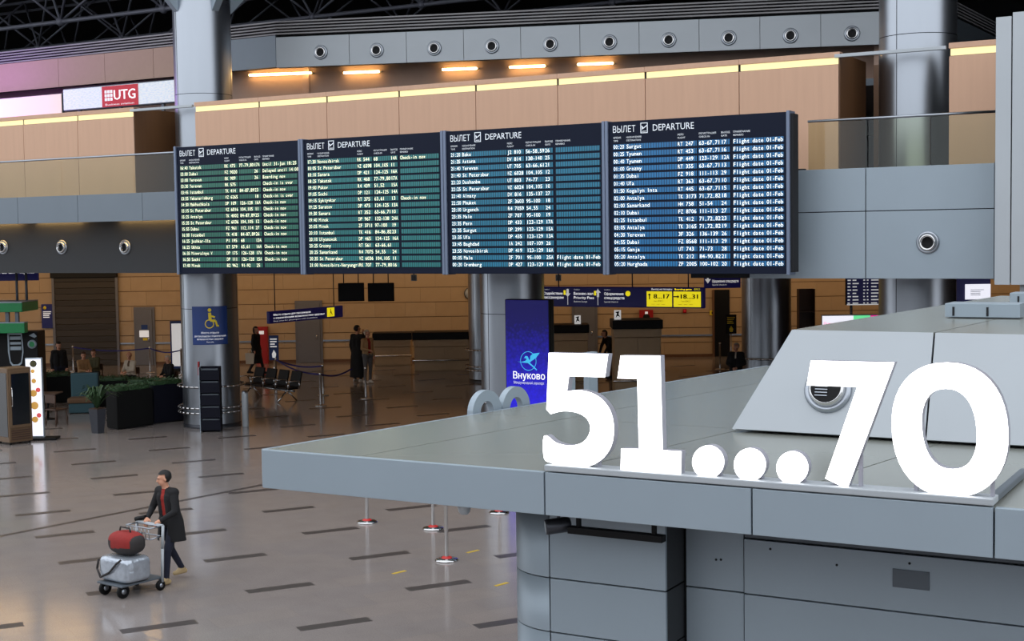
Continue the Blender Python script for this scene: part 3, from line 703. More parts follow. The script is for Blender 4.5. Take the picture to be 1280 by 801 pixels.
# ventilation hood on the canopy
B0 = at(915, 540, z=ZC); YH = B0.y; T0 = at(990, 412, Y=YH+.3); ZH = T0.z; HX1 = 3.2; YE = YH+7.5
hood = thing('ventilation_hood', 'pale sloped ventilation hood rising from the canopy behind the 70', 'hood', (B0.x, YH, ZC+.03))
HO = Vector((B0.x, YH, ZC+.03)); hz = ZH-HO.z; tx_ = T0.x-B0.x; ty = T0.y-YH
sxm = at(1168, 416, Y=T0.y).x-B0.x; xr = HX1-B0.x
Tb = at(1250, 369.5, z=ZH); tbx = Tb.x-B0.x; tby = Tb.y-YH
def quad(mb, a_, b_, c_, d_, n, th):
    n = Vector(n).normalized()*th; v = [Vector(q) for q in (a_, b_, c_, d_)]; return mb.add([q-n for q in v]+v, [(0,3,2,1), (4,5,6,7), (0,1,5,4), (1,2,6,5), (2,3,7,6), (3,0,4,7)])
nf = Vector((0, -hz, ty))
g = .008
quad(MB(), (0, 0, 0), (sxm-g, 0, 0), (sxm-g, ty, hz), (tx_, ty, hz), nf, .03).build('front_panel', 'panel_light', hood)
quad(MB(), (sxm+g, 0, 0), (xr, 0, 0), (xr, ty, hz), (sxm+g, ty, hz), nf, .03).build('front_panel', 'panel_light', hood)
quad(MB(), (tx_, ty, hz), (sxm-g, ty, hz), (sxm-g+tbx-tx_, tby, hz), (tbx, tby, hz), (0, 0, 1), .03).build('top_panel', 'canopy_top', hood)
quad(MB(), (sxm+g, ty, hz), (xr, ty, hz), (xr+tbx-tx_, tby, hz), (sxm+g+tbx-tx_, tby, hz), (0, 0, 1), .03).build('top_panel', 'canopy_top', hood)
quad(MB(), (0, 0, 0), (tx_, ty, hz), (tbx, tby, hz), (tbx-.3, tby, 0), (-1, 0, .3), .03).build('side_panel', 'panel_light', hood)
MB().add([(.04, .04, 0), (xr, .04, 0), (xr, tby-.1, 0), (tbx-.2, tby-.1, 0), (tx_+.04, ty+.04, hz-.035), (xr, ty+.04, hz-.035), (xr, tby-.1, hz-.035), (tbx+.04, tby-.1, hz-.035)],
   [(0,3,2,1), (4,5,6,7), (0,1,5,4), (1,2,6,5), (2,3,7,6), (3,0,4,7)]).build('core', 'joint', hood)
NF = nf.normalized(); P = atplane(1035.5, 487, HO, NF)
hn = nozzle(P+NF*.002, NF, .2, 'large chrome air nozzle with dark fins in the sloped hood, behind the 7')
MB().lathe([(.0001, .088), (.128, .086)], 28).build('dark_bowl', 'black', hn)
for i in range(6):
    MB().box(-.085, .02, -.075+i*.026, -.068+i*.026, .086, .094).build('fin', 'steel', hn)
for (xa_, xb_, py0, py1) in ((1181, 1275, 396, 379), (1262, 1300, 382, 366)):
    q = at(xa_, py0, z=ZH+.012); x1 = at(xb_, py0, Y=q.y).x; h = at(xa_, py1, Y=q.y).z-ZH-.012
    bx_ = thing('cable_box', 'low grey metal box with dark slots on the hood top' if xa_ < 1200 else 'small grey metal box behind the slotted box on the hood', 'box', (q.x, q.y, ZH+.012))
    MB().bbox(0, x1-q.x, 0, .35, 0, h, .006).build('housing', 'panel', bx_)
    for sxx in ((.07, .38) if xa_ < 1200 else (.08,)): MB().box(sxx, sxx+.02, -.006, .01, .012, h*.75).build('slot', 'joint', bx_)
# check-in block under the canopy
YK = 9.5
k0 = at(640, 720, Y=YK+.28).x; k1 = at(687, 720, Y=YK).x; k2 = at(832, 720, Y=YK).x
s1_ = at(760, 731, Y=YK).z; s2_ = at(760, 800, Y=YK).z
blk = thing('check_in_block', 'grey panelled block with rounded corner under the canopy', 'counter block', (k1, YK, 0))
cr_ = k1-k0
MB().box(.0, k2-k1-.03, .03, 1.6, 0, 2.98).build('core', 'joint', blk)
for (z0, z1) in ((0, s2_), (s2_, s1_), (s1_, 2.985)):
    MB().bbox(.005, k2-k1, 0, .03, z0+.006, z1-.006, .003).build('front_panel', 'panel', blk)
    n = 14; vs_ = []; fs = []
    for r_ in (cr_, cr_-.03):
        for zz in (z0+.006, z1-.006):
            for i in range(n+1):
                a_ = math.pi/2*i/n; vs_.append((-r_*math.sin(a_)-.004, cr_-r_*math.cos(a_), zz))
    for i in range(n): fs += [(i, i+1, n+2+i, n+1+i)]
    fs = [(i, i+1, (n+1)+i+1, (n+1)+i) for i in range(n)]+[(2*(n+1)+i, 3*(n+1)+i, 3*(n+1)+i+1, 2*(n+1)+i+1) for i in range(n)]
    fs += [((n+1)+i, (n+1)+i+1, 3*(n+1)+i+1, 3*(n+1)+i) for i in range(n)]
    MB().add(vs_, fs, 0, True).build('corner_panel', 'panel', blk)
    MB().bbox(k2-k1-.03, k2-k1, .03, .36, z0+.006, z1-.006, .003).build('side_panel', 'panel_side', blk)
    MB().bbox(-cr_-.004, -cr_+.03, cr_, 1.6, z0+.006, z1-.006, .003).build('side_panel', 'panel', blk)
YK2 = YK+.36; j0 = at(857, 720, Y=YK2).x; j1 = at(930.5, 720, Y=YK2).x; j2 = 3.6
zz1 = at(930, 741, Y=YK2).z; ztr = at(932, 672, Y=YK2).z
cw = thing('check_in_wall', 'grey panelled back wall of the check-in desks under the canopy, with a small plate', 'counter wall', (j0, YK2, 0))
MB().box(-.02, j2-j0, .03, .5, 0, 2.98).build('core', 'joint', cw)
for (a_, b_, e_) in ((0, j1-j0, 0), (j1-j0, j2-j0, -.02)):
    MB().bbox(a_+.006, b_-.006, e_, .03, zz1+.006, ztr-.006 if e_ else 2.98, .003).build('wall_panel', 'panel', cw)
    MB().bbox(a_+.006, b_-.006, e_, .03, .7, zz1-.006, .003).build('wall_panel', 'panel', cw)
MB().bbox(j1-j0+.006, j2-j0, -.01, .03, ztr+.006, 2.98, .003).build('top_trim', 'panel_dark', cw)
q0 = at(1116, 733, Y=YK2-.02); q1 = at(1162, 711, Y=YK2-.02)
MB().bbox(q0.x-j0, q1.x-j0, -.03, -.02, q0.z, q0.z+.13, .003).build('plate', 'panel_dark', cw)
for (px, py) in ((894, 700), (900, 700), (963, 686), (1046, 706), (1137, 704)):
    q = at(px, py, Y=YK2-.02); MB().lathe([(0.0001, -.004), (.009, -.004), (.009, .01)], 10, (q.x-j0, -.02 if px > 930 else 0, q.z), (0, 1, 0)).build('screw_hole', 'joint', cw)
MB().bbox(0, j2-j0, -1.0, -.02, .7, .76, .01).build('desk_shelf', 'black_gloss', cw)
# spot lamp and rail below the canopy edge
P = at(682, 659, Y=YF+.25); sl_ = thing('spot_lamp', 'dark cylindrical spot lamp under the canopy edge by the rounded corner', 'lamp', P)
ax = Vector((-.8, -.6, -.1)).normalized(); MB().lathe([(.0001, -.0), (.055, 0), (.058, .012), (.058, .17), (.045, .19), (.0001, .19)], 24, (0, 0, 0), -ax).build('housing', 'dark_steel', sl_)
MB().lathe([(.0001, -.003), (.048, -.002)], 24, (0, 0, 0), -ax).build('lens', 'panel', sl_)
MB().tube(-ax*.1, Vector((.08, .06, 2.99-P.z)), .012, 8).build('bracket', 'dark_steel', sl_)
r0 = at(712, 652, Y=YF+.3); r1 = at(830, 664, Y=YF+.3)
tr_ = thing('lamp_track', 'black lamp track under the canopy above the grey block', 'track', ((r0.x+r1.x)/2, YF+.3, 2.9)); hh = (r1.x-r0.x)/2
MB().bbox(-hh, hh, -.04, .04, -.1, -.05, .005).build('rail', 'black', tr_)
for xx in (-hh*.8, hh*.8): MB().box(xx-.015, xx+.015, -.015, .015, -.05, .09).build('hanger', 'black', tr_)
P = at(580, 637, z=2.93); dm = thing('dome_camera', 'small white dome camera hanging under the canopy edge', 'camera', (P.x, max(P.y, YF+.15), 2.99))
MB().lathe([(.055, 0), (.055, -.035), (.05, -.05)], 24).build('mount', 'panel_light', dm); MB().lathe([(.048, -.05), (.044, -.075), (.028, -.095), (.0001, -.1)], 24).build('dome', 'panel_light', dm)
# ================================================================ UPPER LEFT SCREENS
p = at(79, 140, Y=31.2); q = at(219, 100, Y=31.2); t = thing('led_screen', 'long white shimmering screen with the red UTG panel above the timber wall', 'screen', (p.x, 31.2, 9.08)); SH = .68; wd = q.x-p.x
MB().bbox(0, wd, .02, .2, 0, SH, .01).build('case', 'panel_dark', t)
for xx in (.6, wd/2, wd-.6): MB().box(xx-.05, xx+.05, .08, .16, 8.3-9.08, .02).build('support_post', 'panel_dark', t)
MB().box(.03, wd-.03, 0, .02, .03, SH-.03).build('display', 'led_noise', t)
ua = at(128, 120, Y=31.2).x-p.x; ub = at(173, 120, Y=31.2).x-p.x
MB().box(ua, ub, -.02, -.001, .02, SH-.04).build('logo_panel', 'red', t)
mb = MB(); text(mb, 'UTG', ua+.5, .22, -.026, .3, ub-ua-.6, bold=.012)
for i in range(3):
    for j in range(3): mb.box(ua+.12+i*.115, ua+.21+i*.115, -.027, -.022, .2+j*.115, .29+j*.115)
text(mb, 'Business aviation', ua+.14, .06, -.026, .06, ub-ua-.3); tag(mb.build('logo_lettering', 'white_print', t), kind='stuff')
p = at(-60, 140, Y=31.2); q = at(77, 125, Y=31.2)
t = thing('backlit_panel', 'pinkish white backlit panel next to the long shimmering screen', 'light panel', (p.x, 31.2, 9.0)); MB().bbox(0, q.x-p.x, .02, .12, -.7, .64, .01).build('case', 'panel_dark', t); MB().box(.02, q.x-p.x-.02, 0, .02, .02, .62).build('diffuser', 'cream_wall', t)
# ================================================================ LOWER HALL: doors, shutter, wall things (camera-facing wall)
def wallrect(x0, y0, x1, y1, off=0.0):
    b, w_, h = rect(x0, y0, x1, y1, WD-off); return b, w_, h
def on_wall(name, label, cat, x0, y0, x1, y1, th, m, off=0.02):
    b, w_, h = wallrect(x0, y0, x1, y1, off)
    t = thing(name, label, cat, b-Fh*0, A); MB().bbox(-w_/2, w_/2, -th, 0, 0, h, min(.01, th/3)).build('body', m, t); return t, w_, h
def door(n, x0, x1, ytop, notice=False):
    b, w_, h = wallrect(x0, ytop, x1, 458, 0.02); b.z = 0.; h = at((x0+x1)/2, ytop, d=WD).z
    o = struct(MB().box(-w_/2-.08, w_/2+.08, -.06, -.0, 0, h+.08).build('door_%d' % n, 'door_grey', None, b-Fh*.0, A))
    MB().bbox(-w_/2+.02, w_/2-.02, -.1, -.055, .01, h-.02, .01).build('door_leaf', 'door_grey', o)
    MB().tube((w_/2-.16, -.13, .95), (w_/2-.16, -.13, 1.15), .018, 6).build('door_handle', 'chrome', o)
    if notice:
        MB().box(-.2, .18, -.106, -.1, h*.5, h*.62).build('notice', 'white_print', o); MB().box(-.12, .14, -.106, -.1, h*.64, h*.72).build('notice', 'sign_blue', o); MB().box(-.06, .12, -.106, -.1, h*.44, h*.485).build('notice', 'yellow_print', o)
door(1, 172, 193, 386, True); door(2, 373, 402, 378); door(3, 718, 745, 378)
b, w_, h = wallrect(893, 362, 912, 425, .02); b.z = 0
o = struct(MB().box(-w_/2, w_/2, -.05, 0, 0, at(900, 362, d=WD).z).build('door_4', 'black', None, b, A)); MB().box(-w_/2-.08, -w_/2, -.07, 0, 0, at(900, 362, d=WD).z).build('door_frame', 'wood_dark', o)
b, w_, h = wallrect(72, 338, 148, 452, .02); b.z = 0
sh = thing('roller_shutter', 'tall dark roller shutter closed across a wall opening near the cafe', 'shutter', b-Fh*.05, A)
for i in range(16): MB().bbox(-w_/2, w_/2, -.05, 0, i*.245, (i+1)*.245-.012, .01).build('slat', 'shutter' if i % 2 else 'shutter_b', sh)
for xx in (-w_/2-.1, w_/2): MB().box(xx, xx+.1, -.09, 0, 0, 3.95).build('guide_rail', 'door_grey', sh)
MB().bbox(-w_/2-.1, w_/2+.1, -.25, 0, 3.6, 4.1, .02).build('roll_box', 'black', sh)
def board_lines(t, x0, x1, z0, z1, n, y, m, k=.5):
    mb = MB(); hh = (z1-z0)/n
    for i in range(n): mb.box(x0, x0+(x1-x0)*random.uniform(.6, 1), y, y+.002, z1-(i+1)*hh+hh*.25, z1-(i+1)*hh+hh*(.25+k))
    return mb.build('print_lines', m, t)
t, w_, h = on_wall('wall_sign', 'dark navy notice plate on the stone wall beside the roller shutter', 'sign', 53, 380, 68, 410, .06, 'navy', .03)
tag(board_lines(t, -w_*.36, w_*.36, h*.42, h*.72, 4, -.066, 'white_print'), kind='stuff'); MB().lathe([(.0001, -.064), (.07, -.064), (.07, -.06)], 16, (-.1, 0, h*.85), (0, 1, 0)).build('symbol', 'yellow_print', t)
t, w_, h = on_wall('fire_cabinet', 'tall red fire cabinet on the stone wall behind the walking figure', 'cabinet', 322, 408, 336.5, 456, .25, 'red_cabinet', .03)
MB().bbox(-w_/2+.04, w_/2-.04, -.27, -.25, .06, h-.06, .01).build('cabinet_door', 'red_cabinet', t); MB().box(-.1, .1, -.275, -.27, h-.3, h-.16).build('sticker', 'white_print', t)
t, w_, h = on_wall('fire_cabinet', 'small red fire box on the stone wall above the far counter', 'cabinet', 799, 387, 816, 401, .2, 'red_cabinet', .03)
MB().box(-w_*.1, w_*.1, -.206, -.2, h*.6, h*.85).build('sticker', 'white_print', t); MB().lathe([(.0001, -.21), (.14, -.21), (.14, -.2)], 20, (0, 0, h*.35), (0, 1, 0)).build('hose_reel', 'black', t)
t, w_, h = on_wall('alarm_bell', 'tiny red alarm unit on the stone wall under the yellow gate signs', 'alarm', 853.5, 386, 858, 391, .08, 'red_cabinet', .03); MB().ball((0, -.1, h/2), .05).build('beacon', 'red', t)
t, w_, h = on_wall('wall_sign', 'small yellow pictogram plate on the wall beside the dark doorway', 'sign', 887, 388, 895, 394, .03, 'yellow_print', .03); MB().box(-.05, .05, -.036, -.03, .05, h-.05).build('symbol', 'black_print', t)
b, w_, h = wallrect(582, 359, 594, 374, .03); t = thing('wall_clock', 'round white wall clock half hidden by the lower-hall column', 'clock', b, A)
MB().lathe([(.0001, -.05), (.22, -.05), (.24, -.02), (.24, 0)], 32, (0, 0, .24), (0, 1, 0)).build('face', 'panel_light', t); MB().lathe([(.22, -.06), (.25, -.06), (.25, 0)], 32, (0, 0, .24), (0, 1, 0)).build('rim', 'dark_steel', t)
MB().box(-.01, .01, -.07, -.06, .24, .4).box(-.01, .12, -.07, -.06, .23, .25).build('hands', 'black', t)
b, w_, h = rect(220.5, 398, 228, 462, 54); b.z = 0
t = thing('poster_stand', 'tall narrow poster stand with blue frame behind the plaque column', 'stand', b, A); w_ = .62; MB().bbox(-w_/2, w_/2, -.04, .04, .1, 1.95, .01).build('frame', 'sign_blue', t); MB().box(-w_/2+.06, w_/2-.06, -.05, -.04, .2, 1.85).build('poster', 'white_print', t); MB().bbox(-.35, .35, -.2, .2, 0, .1, .01).build('base', 'black', t)
# ---------------------------------------------------------------- hanging signs
def hang(t, xs_, z, top=4.19, z0=0): 
    for x in xs_: MB().tube((x, .03, z), (x, .03, top-z0), .018, 6).build('hanger_rod', 'dark_steel', t)
# accessibility sign, running away from the viewer
p = at(335, 396, d=44); SXc = p.x; q = at(427, 389, X=SXc); zt = at(380, 385.5, X=SXc).z; zb = at(380, 400.5, X=SXc).z; ln_ = q.y-p.y
t = thing('hanging_sign', 'navy hanging sign for passengers with limited mobility with a yellow wheelchair pictogram', 'sign', (SXc, (p.y+q.y)/2, zb), math.pi/2); h = zt-zb
MB().bbox(-ln_/2, ln_/2, -.06, .06, 0, h, .02).build('case', 'navy', t)
mb = MB(); text(mb, 'Место отдыха для пассажиров', -ln_*.45, h*.62, -.066, h*.16, ln_*.49, bold=.01); text(mb, 'с ограниченными возможностями здоровья', -ln_*.45, h*.36, -.066, h*.16, ln_*.68, bold=.01); text(mb, 'Rest area for passengers with disabilities', -ln_*.45, h*.14, -.066, h*.1, ln_*.58)
tag(mb.build('lettering', 'white_print', t), kind='stuff'); MB().bbox(ln_*.27, ln_*.37, -.075, -.06, h*.14, h*.9, .02).build('pictogram_plate', 'yellow_sign', t)
def wheelchair(mb, x, z, k, y):
    mb.lathe([(.085*k, y), (.105*k, y)], 20, (x-.01*k, 0, z+.12*k), (0, 1, 0)); mb.lathe([(.0001, y), (.042*k, y)], 14, (x+.0*k, 0, z+.44*k), (0, 1, 0))
    for a_, b_, r in (((0, .38), (.01, .2), .035), ((.01, .2), (.13, .19), .028), ((.13, .19), (.17, .06), .022), ((.17, .06), (.21, .075), .016), ((0, .32), (.12, .27), .02)):
        p_ = Vector((x+a_[0]*k, y, z+a_[1]*k)); q_ = Vector((x+b_[0]*k, y, z+b_[1]*k)); d_ = (q_-p_).normalized(); n_ = Vector((-d_.z, 0, d_.x))*r*k
        mb.add([p_-n_, q_-n_, q_+n_, p_+n_], [(0, 1, 2, 3)])
mb = MB(); wheelchair(mb, ln_*.315, h*.2, h*1.3, -.078); mb.build('pictogram', 'black_print', t); hang(t, (-ln_*.4, ln_*.4), h, 4.19, zb)
# navy wayfinding row, parallel to the column row
YS = 36.0; p = at(676, 383, Y=YS); q = at(881, 384, Y=YS); zt = at(780, 358.5, Y=YS).z; zb = at(780, 384, Y=YS).z; ln_ = q.x-p.x
t = thing('hanging_sign', 'long navy hanging sign with two yellow boarding gate fields', 'sign', (p.x, YS, zb)); h = zt-zb
MB().bbox(0, ln_, -.08, .08, 0, h, .03).build('case', 'navy', t)
def sx_(px): return at(px, 370, Y=YS).x-p.x
mb = MB()
for (px, arrow, l1, l2, l3, l4) in ((681, '←', 'Содействие', 'пассажирам', 'Assistance', ''), (719, '↓', 'Бизнес-зал', 'Priority Pass', 'Business lounge', '商务休息室'), (757, '↑', 'Оформление', 'спецсредств', 'Special check-in', '特殊登记')):
    x = sx_(px); 
    text(mb, l1, x, h*.60, -.086, h*.13, sx_(px+24)-x, bold=.006); text(mb, l2, x, h*.40, -.086, h*.13, sx_(px+25)-x, bold=.006); text(mb, l3, x, h*.23, -.086, h*.085); text(mb, 'Стойка 1', x, h*.83, -.086, h*.06)
    if px == 719: ar = [(-.05, .3), (.05, .3), (.05, .12), (.13, .12), (0, -.02), (-.13, .12), (-.05, .12)]
    else: ar = [(-.05, -.02), (.05, -.02), (.05, .16), (.13, .16), (0, .3), (-.13, .16), (-.05, .16)]
    if px == 681: ar = [(b_-.14, a_+.14) for a_, b_ in ar]; ar = [(-a_, b_) for a_, b_ in ar]
    mb.prism([(x-.2+a_*.7, h*.52+b_*.7) for a_, b_ in ar], -.088, -.084)
mb.box(sx_(711), sx_(711.6), -.086, -.08, h*.1, h*.9).box(sx_(748.6), sx_(749.2), -.086, -.08, h*.1, h*.9)
text(mb, 'Выход на посадку', sx_(816), h*.87, -.086, h*.075, sx_(842)-sx_(816), bold=.006)
tag(mb.build('lettering', 'white_print', t), kind='stuff')
mb = MB(); text(mb, 'Boarding gates', sx_(845), h*.87, -.086, h*.075, sx_(866)-sx_(845), bold=.006); text(mb, '登机口', sx_(869), h*.87, -.086, h*.075); tag(mb.build('lettering_yellow', 'yellow_sign', t), kind='stuff')
for (pa, pb, ar, tx) in ((810, 841.5, 'u', '8...17'), (843.5, 877.5, 'r', '18...31')):
    f = MB().bbox(sx_(pa), sx_(pb), -.1, -.08, h*.06, h*.80, .03).build('gate_field', 'yellow_sign', t)
    mb = MB(); x = sx_(pa+4); wv = sx_(pb)-sx_(pa); text(mb, tx, x+wv*.16, h*.46, -.104, h*.22, wv*.62, bold=.009)
    a_ = [(-.035, -.18), (.035, -.18), (.035, .08), (.11, .08), (0, .2), (-.11, .08), (-.035, .08)]
    if ar == 'r': a_ = [(v_, -u_) for u_, v_ in a_]
    mb.prism([(x-wv*.01+u_*.45, h*.55+v_*.45) for u_, v_ in a_], -.106, -.102); text(mb, 'Gate 登机口', x+wv*.16, h*.30, -.104, h*.07)
    for k in range(3): mb.box(x+wv*(.06+k*.2), x+wv*(.2+k*.2), -.106, -.102, h*.17, h*.185)
    tag(mb.build('gate_lettering', 'black_print', f), kind='stuff')
MB().lathe([(.0001, -.09), (.075, -.09), (.075, -.08)], 20, (sx_(786.5), 0, h*.68), (0, 1, 0)).build('symbol', 'yellow_sign', t); MB().bbox(sx_(744.3), sx_(746.8), -.09, -.08, h*.58, h*.8, .01).build('symbol', 'yellow_sign', t); MB().bbox(sx_(706.3), sx_(708.8), -.09, -.08, h*.6, h*.82, .01).build('symbol', 'yellow_sign', t)
hang(t, (sx_(698), sx_(790), sx_(860)), h, 4.19, zb)
def flat_sign(name, label, x0, y0, x1, y1, d, m, th=.1, top=True, nrods=(-.35, .35), cat='sign'):
    b, w_, h = rect(x0, y0, x1, y1, d); t = thing(name, label, cat, b, A); MB().bbox(-w_/2, w_/2, -th/2, th/2, 0, h, .015).build('case', m, t)
    if top: hang(t, [w_*k for k in nrods], h, 4.19, b.z)
    return t, w_, h
t, w_, h = flat_sign('hanging_sign', 'navy hanging sign with a down arrow beside the lower-hall column', 880, 343, 925.5, 360, 46, 'navy')
mb = MB(); text(mb, 'Оформление спецсредств', -w_*.28, h*.42, -.056, h*.2, w_*.72, bold=.006); text(mb, 'Special check-in', -w_*.28, h*.2, -.056, h*.12); text(mb, 'Вход', 0, h*.82, -.056, h*.14); mb.prism([(-w_*.4+a_, h*.36+b_) for a_, b_ in ((-.03, .3), (.03, .3), (.03, .14), (.1, .14), (0, .0), (-.1, .14), (-.03, .14))], -.058, -.054); tag(mb.build('lettering', 'white_print', t), kind='stuff')
t, w_, h = flat_sign('hanging_sign', 'navy hanging sign over the cafe kiosk with a white line of text', -40, 326, 48.5, 351, 42, 'navy')
mb = MB(); text(mb, 'Departures and flights', -w_*.35, h*.36, -.056, h*.22, w_*.8, bold=.01); tag(mb.build('lettering', 'white_print', t), kind='stuff')
for (x0, x1, lb) in ((423, 455.5, 'black hanging monitor turned off, above the wheelchair sign end'), (460, 493, 'black hanging monitor turned off, next one along toward the long counter')):
    b, w_, h = rect(x0, 353.5, x1, 376.5, 46); t = thing('hanging_monitor', lb, 'monitor', b, A+.12, 'dark hanging monitors')
    MB().bbox(-w_/2, w_/2, -.06, .06, 0, h, .02).build('case', 'black', t); MB().box(-w_/2+.03, w_/2-.03, -.066, -.06, .03, h-.03).build('screen', 'black_gloss', t); hang(t, (-w_*.28, w_*.28), h-.02, 4.19, b.z)
for (px, lb) in ((517.5, 'small grey ceiling speaker near the hanging monitors'), (698, 'small grey ceiling speaker above the long navy sign')):
    b, w_, h = rect(px-3.5, 343, px+3.5, 351, 44); t = thing('ceiling_speaker', lb, 'speaker', b, A); MB().bbox(-w_/2, w_/2, -.1, .1, 0, h, .02).build('box', 'panel', t); MB().box(-w_*.4, w_*.4, -.106, -.1, h*.1, h*.9).build('grille', 'panel_dark', t); hang(t, (0,), h-.01, 4.19, b.z)
# flight monitor, banner and screen below the right gallery front
t, w_, h = flat_sign('flight_monitor', 'dark flight information screen with white lines on a pole below the gallery', 1057, 338, 1101.5, 381, 40, 'black', .12, False, cat='monitor')
MB().box(-w_/2+.02, w_/2-.02, -.066, -.06, .02, h-.02).build('screen', 'navy', t); mb = MB()
for r in range(10):
    zz = h*(.04+r*.095)
    for (a_, b_) in ((-.46, -.36), (-.32, -.14), (-.02, .04), (.08, .13), (.2, .44)): mb.box(a_*w_, (a_+(b_-a_)*random.uniform(.55, 1))*w_, -.07, -.066, zz, zz+.035)
mb.box(-.48*w_, .48*w_, -.07, -.066, 0, .03); tag(mb.build('display_lines', 'white_print', t), kind='stuff')
b = at(1063, 380, d=40); zz = at(1063, 381, d=40).z; MB().tube((-w_*.32, .1, h), (-w_*.32, .1, -zz), .04, 8).build('pole', 'steel', t)
b, w_, h = rect(1027, 393, 1097, 416, 38); b.z = 0; h2 = at(1060, 393, d=38).z
t = thing('advert_wall', 'white advertising wall with mint green and pink fields behind the hood', 'advert', b, A); MB().bbox(-w_/2, w_/2, -.06, .06, 0, h2, .01).build('frame', 'panel_light', t)
for (a_, b_, m_) in ((-.5, .06, 'screen_white'), (.06, .36, 'mint'), (.36, .5, 'pink')): MB().box(a_*w_+.005, b_*w_-.005, -.075, -.06, .3, h2-.03).build('field', m_, t)
mb = MB(); text(mb, 'Путешествуйте', -.47*w_, h2-.3, -.08, .1, w_*.5); tag(mb.build('lettering', 'pink', t), kind='stuff'); mb = MB(); text(mb, 'выгодно', -.4*w_, h2-.5, -.08, .11, w_*.3, bold=.01); tag(mb.build('lettering_green', 'green', t), kind='stuff')
b, w_, h = rect(1189, 342, 1238, 388, 38); b.z = 0; hh = 4.18
t = thing('screen_panel', 'dark purple panel carrying a bright white screen beside the steel column', 'screen', b, A); MB().bbox(-w_/2, w_/2, 0, .15, 0, hh, .01).build('panel', 'navy', t)
b2, w2, h2 = rect(1206, 355, 1237.5, 374, 38); dx = (b2-b).dot(Rt); MB().bbox(dx-w2/2, dx+w2/2, -.05, -.005, b2.z, b2.z+h2, .01).build('screen', 'screen_white', t); tag(board_lines(t, dx-w2*.3, dx+w2*.3, b2.z+h2*.25, b2.z+h2*.7, 4, -.056, 'panel', .3), kind='stuff')
for (x0, y0, x1, y1, lb) in ((1003, 361, 1002+10, 391, 'tall dark shop shelf against the warm wall below the gallery'),):
    if not lb: continue
    b, w_, h = rect(x0, y0, x1, y1, 47); b.z = 0 if 'low' in lb else 0; tp = at((x0+x1)/2, y0, d=47).z
    t = thing('shop_shelf', lb, 'shelf', b+Rt*(0 if 'low' in lb else .5), A)
    for k in range(4): MB().box(-.25, .25, -.18, .18, tp*k/4, tp*k/4+.03).build('shelf_board', 'walnut', t)
    MB().box(-.25, .25, .16, .19, 0, tp).build('back', 'walnut', t); MB().box(-.27, -.25, -.18, .19, 0, tp).build('side', 'walnut', t); MB().box(.25, .27, -.18, .19, 0, tp).build('side', 'walnut', t)
# ---------------------------------------------------------------- totem in front of the middle column
YT = 27.55; p = at(633.5, 505, Y=YT); q = at(687.5, 505, Y=YT); wt = q.x-p.x; ztp = at(660, 374, Y=YT).z
t = thing('totem', 'tall glowing blue totem with crane emblem and white lettering in front of the steel column', 'totem', ((p.x+q.x)/2, YT, 0))
MB().bbox(-wt/2-.02, wt/2+.02, 0, .22, 0, ztp, .03).build('case', 'black_gloss', t); MB().bbox(-wt/2+.01, wt/2-.01, -.012, .0, .15, ztp-.02, .004).build('screen', 'totem_screen', t)
def tz(py): return at(660, py, Y=YT).z
def tx2(px): return at(px, 460, Y=YT).x-(p.x+q.x)/2
mb = MB(); text(mb, 'Внуково', tx2(642), tz(473.5), -.02, tz(464.5)-tz(473.5), tx2(681.5)-tx2(642), bold=.005); text(mb, 'Международный аэропорт', tx2(642.5), tz(479.8), -.02, .06, tx2(680.5)-tx2(642.5)); tag(mb.build('lettering', 'white_print', t), kind='stuff')
ec = ((tx2(661)), (tz(451))); rx, rz_ = (tx2(671)-tx2(651))/2, (tz(439)-tz(463))/2
mb = MB(); n = 40
for i in range(n):
    t0, t1 = 2*math.pi*i/n, 2*math.pi*(i+1)/n
    if 15 <= math.degrees(t0) <= 40: continue
    mb.add([(ec[0]+rx*r_*math.cos(u), -.019, ec[1]+rz_*r_*math.sin(u)) for r_ in (1, .94) for u in (t0, t1)], [(0, 1, 3, 2)])
mb.build('emblem_ring', 'cyan', t)
def bird(pts): return [(ec[0]+a_*rx*1.1, ec[1]+b_*rz_*1.05) for a_, b_ in pts]
MB().prism(bird([(-1.2, -.1), (-.75, -.1), (-.35, .0), (-.15, .2), (-.4, .3), (-.5, .25), (-.3, .5), (-.05, .45), (.1, .1), (.5, .35), (.25, -.1), (.1, -.12), (.6, -.5), (1.0, -.85), (.9, -.9), (.4, -.5), (-.05, -.2), (-.5, -.18)]), -.022, -.018).build('emblem_body', 'cyan', t)
MB().prism(bird([(.2, .1), (.25, .5), (.55, .75), (1.3, .85), (1.15, .65), (1.0, .5), (.9, .35), (.6, .15), (.3, -.02)]), -.0225, -.0185).build('emblem_wing', 'cyan', t)
# ---------------------------------------------------------------- plaque and leaflet rack on the first column
pc = Vector((CX[0], 29, 0)); tocam = (Vector((0, 0, 0))-pc).normalized()
def curved(mb, a0, a1, z0, z1, r, n=12, mi=0):
    for i in range(n):
        u0, u1 = a0+(a1-a0)*i/n, a0+(a1-a0)*(i+1)/n
        mb.add([(math.cos(u0)*r, math.sin(u0)*r, z0), (math.cos(u1)*r, math.sin(u1)*r, z0), (math.cos(u1)*r, math.sin(u1)*r, z1), (math.cos(u0)*r, math.sin(u0)*r, z1)], [(0, 1, 2, 3)], mi, True)
    return mb
ac = math.atan2(tocam.y, tocam.x); z0 = at(264, 429.5, d=37.6).z; z1 = at(264, 382, d=37.6).z; hw = .62
t = thing('wheelchair_plaque', 'blue plaque with a yellow wheelchair pictogram wrapped on the steel column', 'sign', (pc.x, pc.y, z0))
curved(MB(), ac-hw, ac+hw, 0, z1-z0, .785, 20).build('plate', 'sign_blue', t)
h = z1-z0; mb = MB(); wheelchair(mb, 0, .42, 1.15, 0)
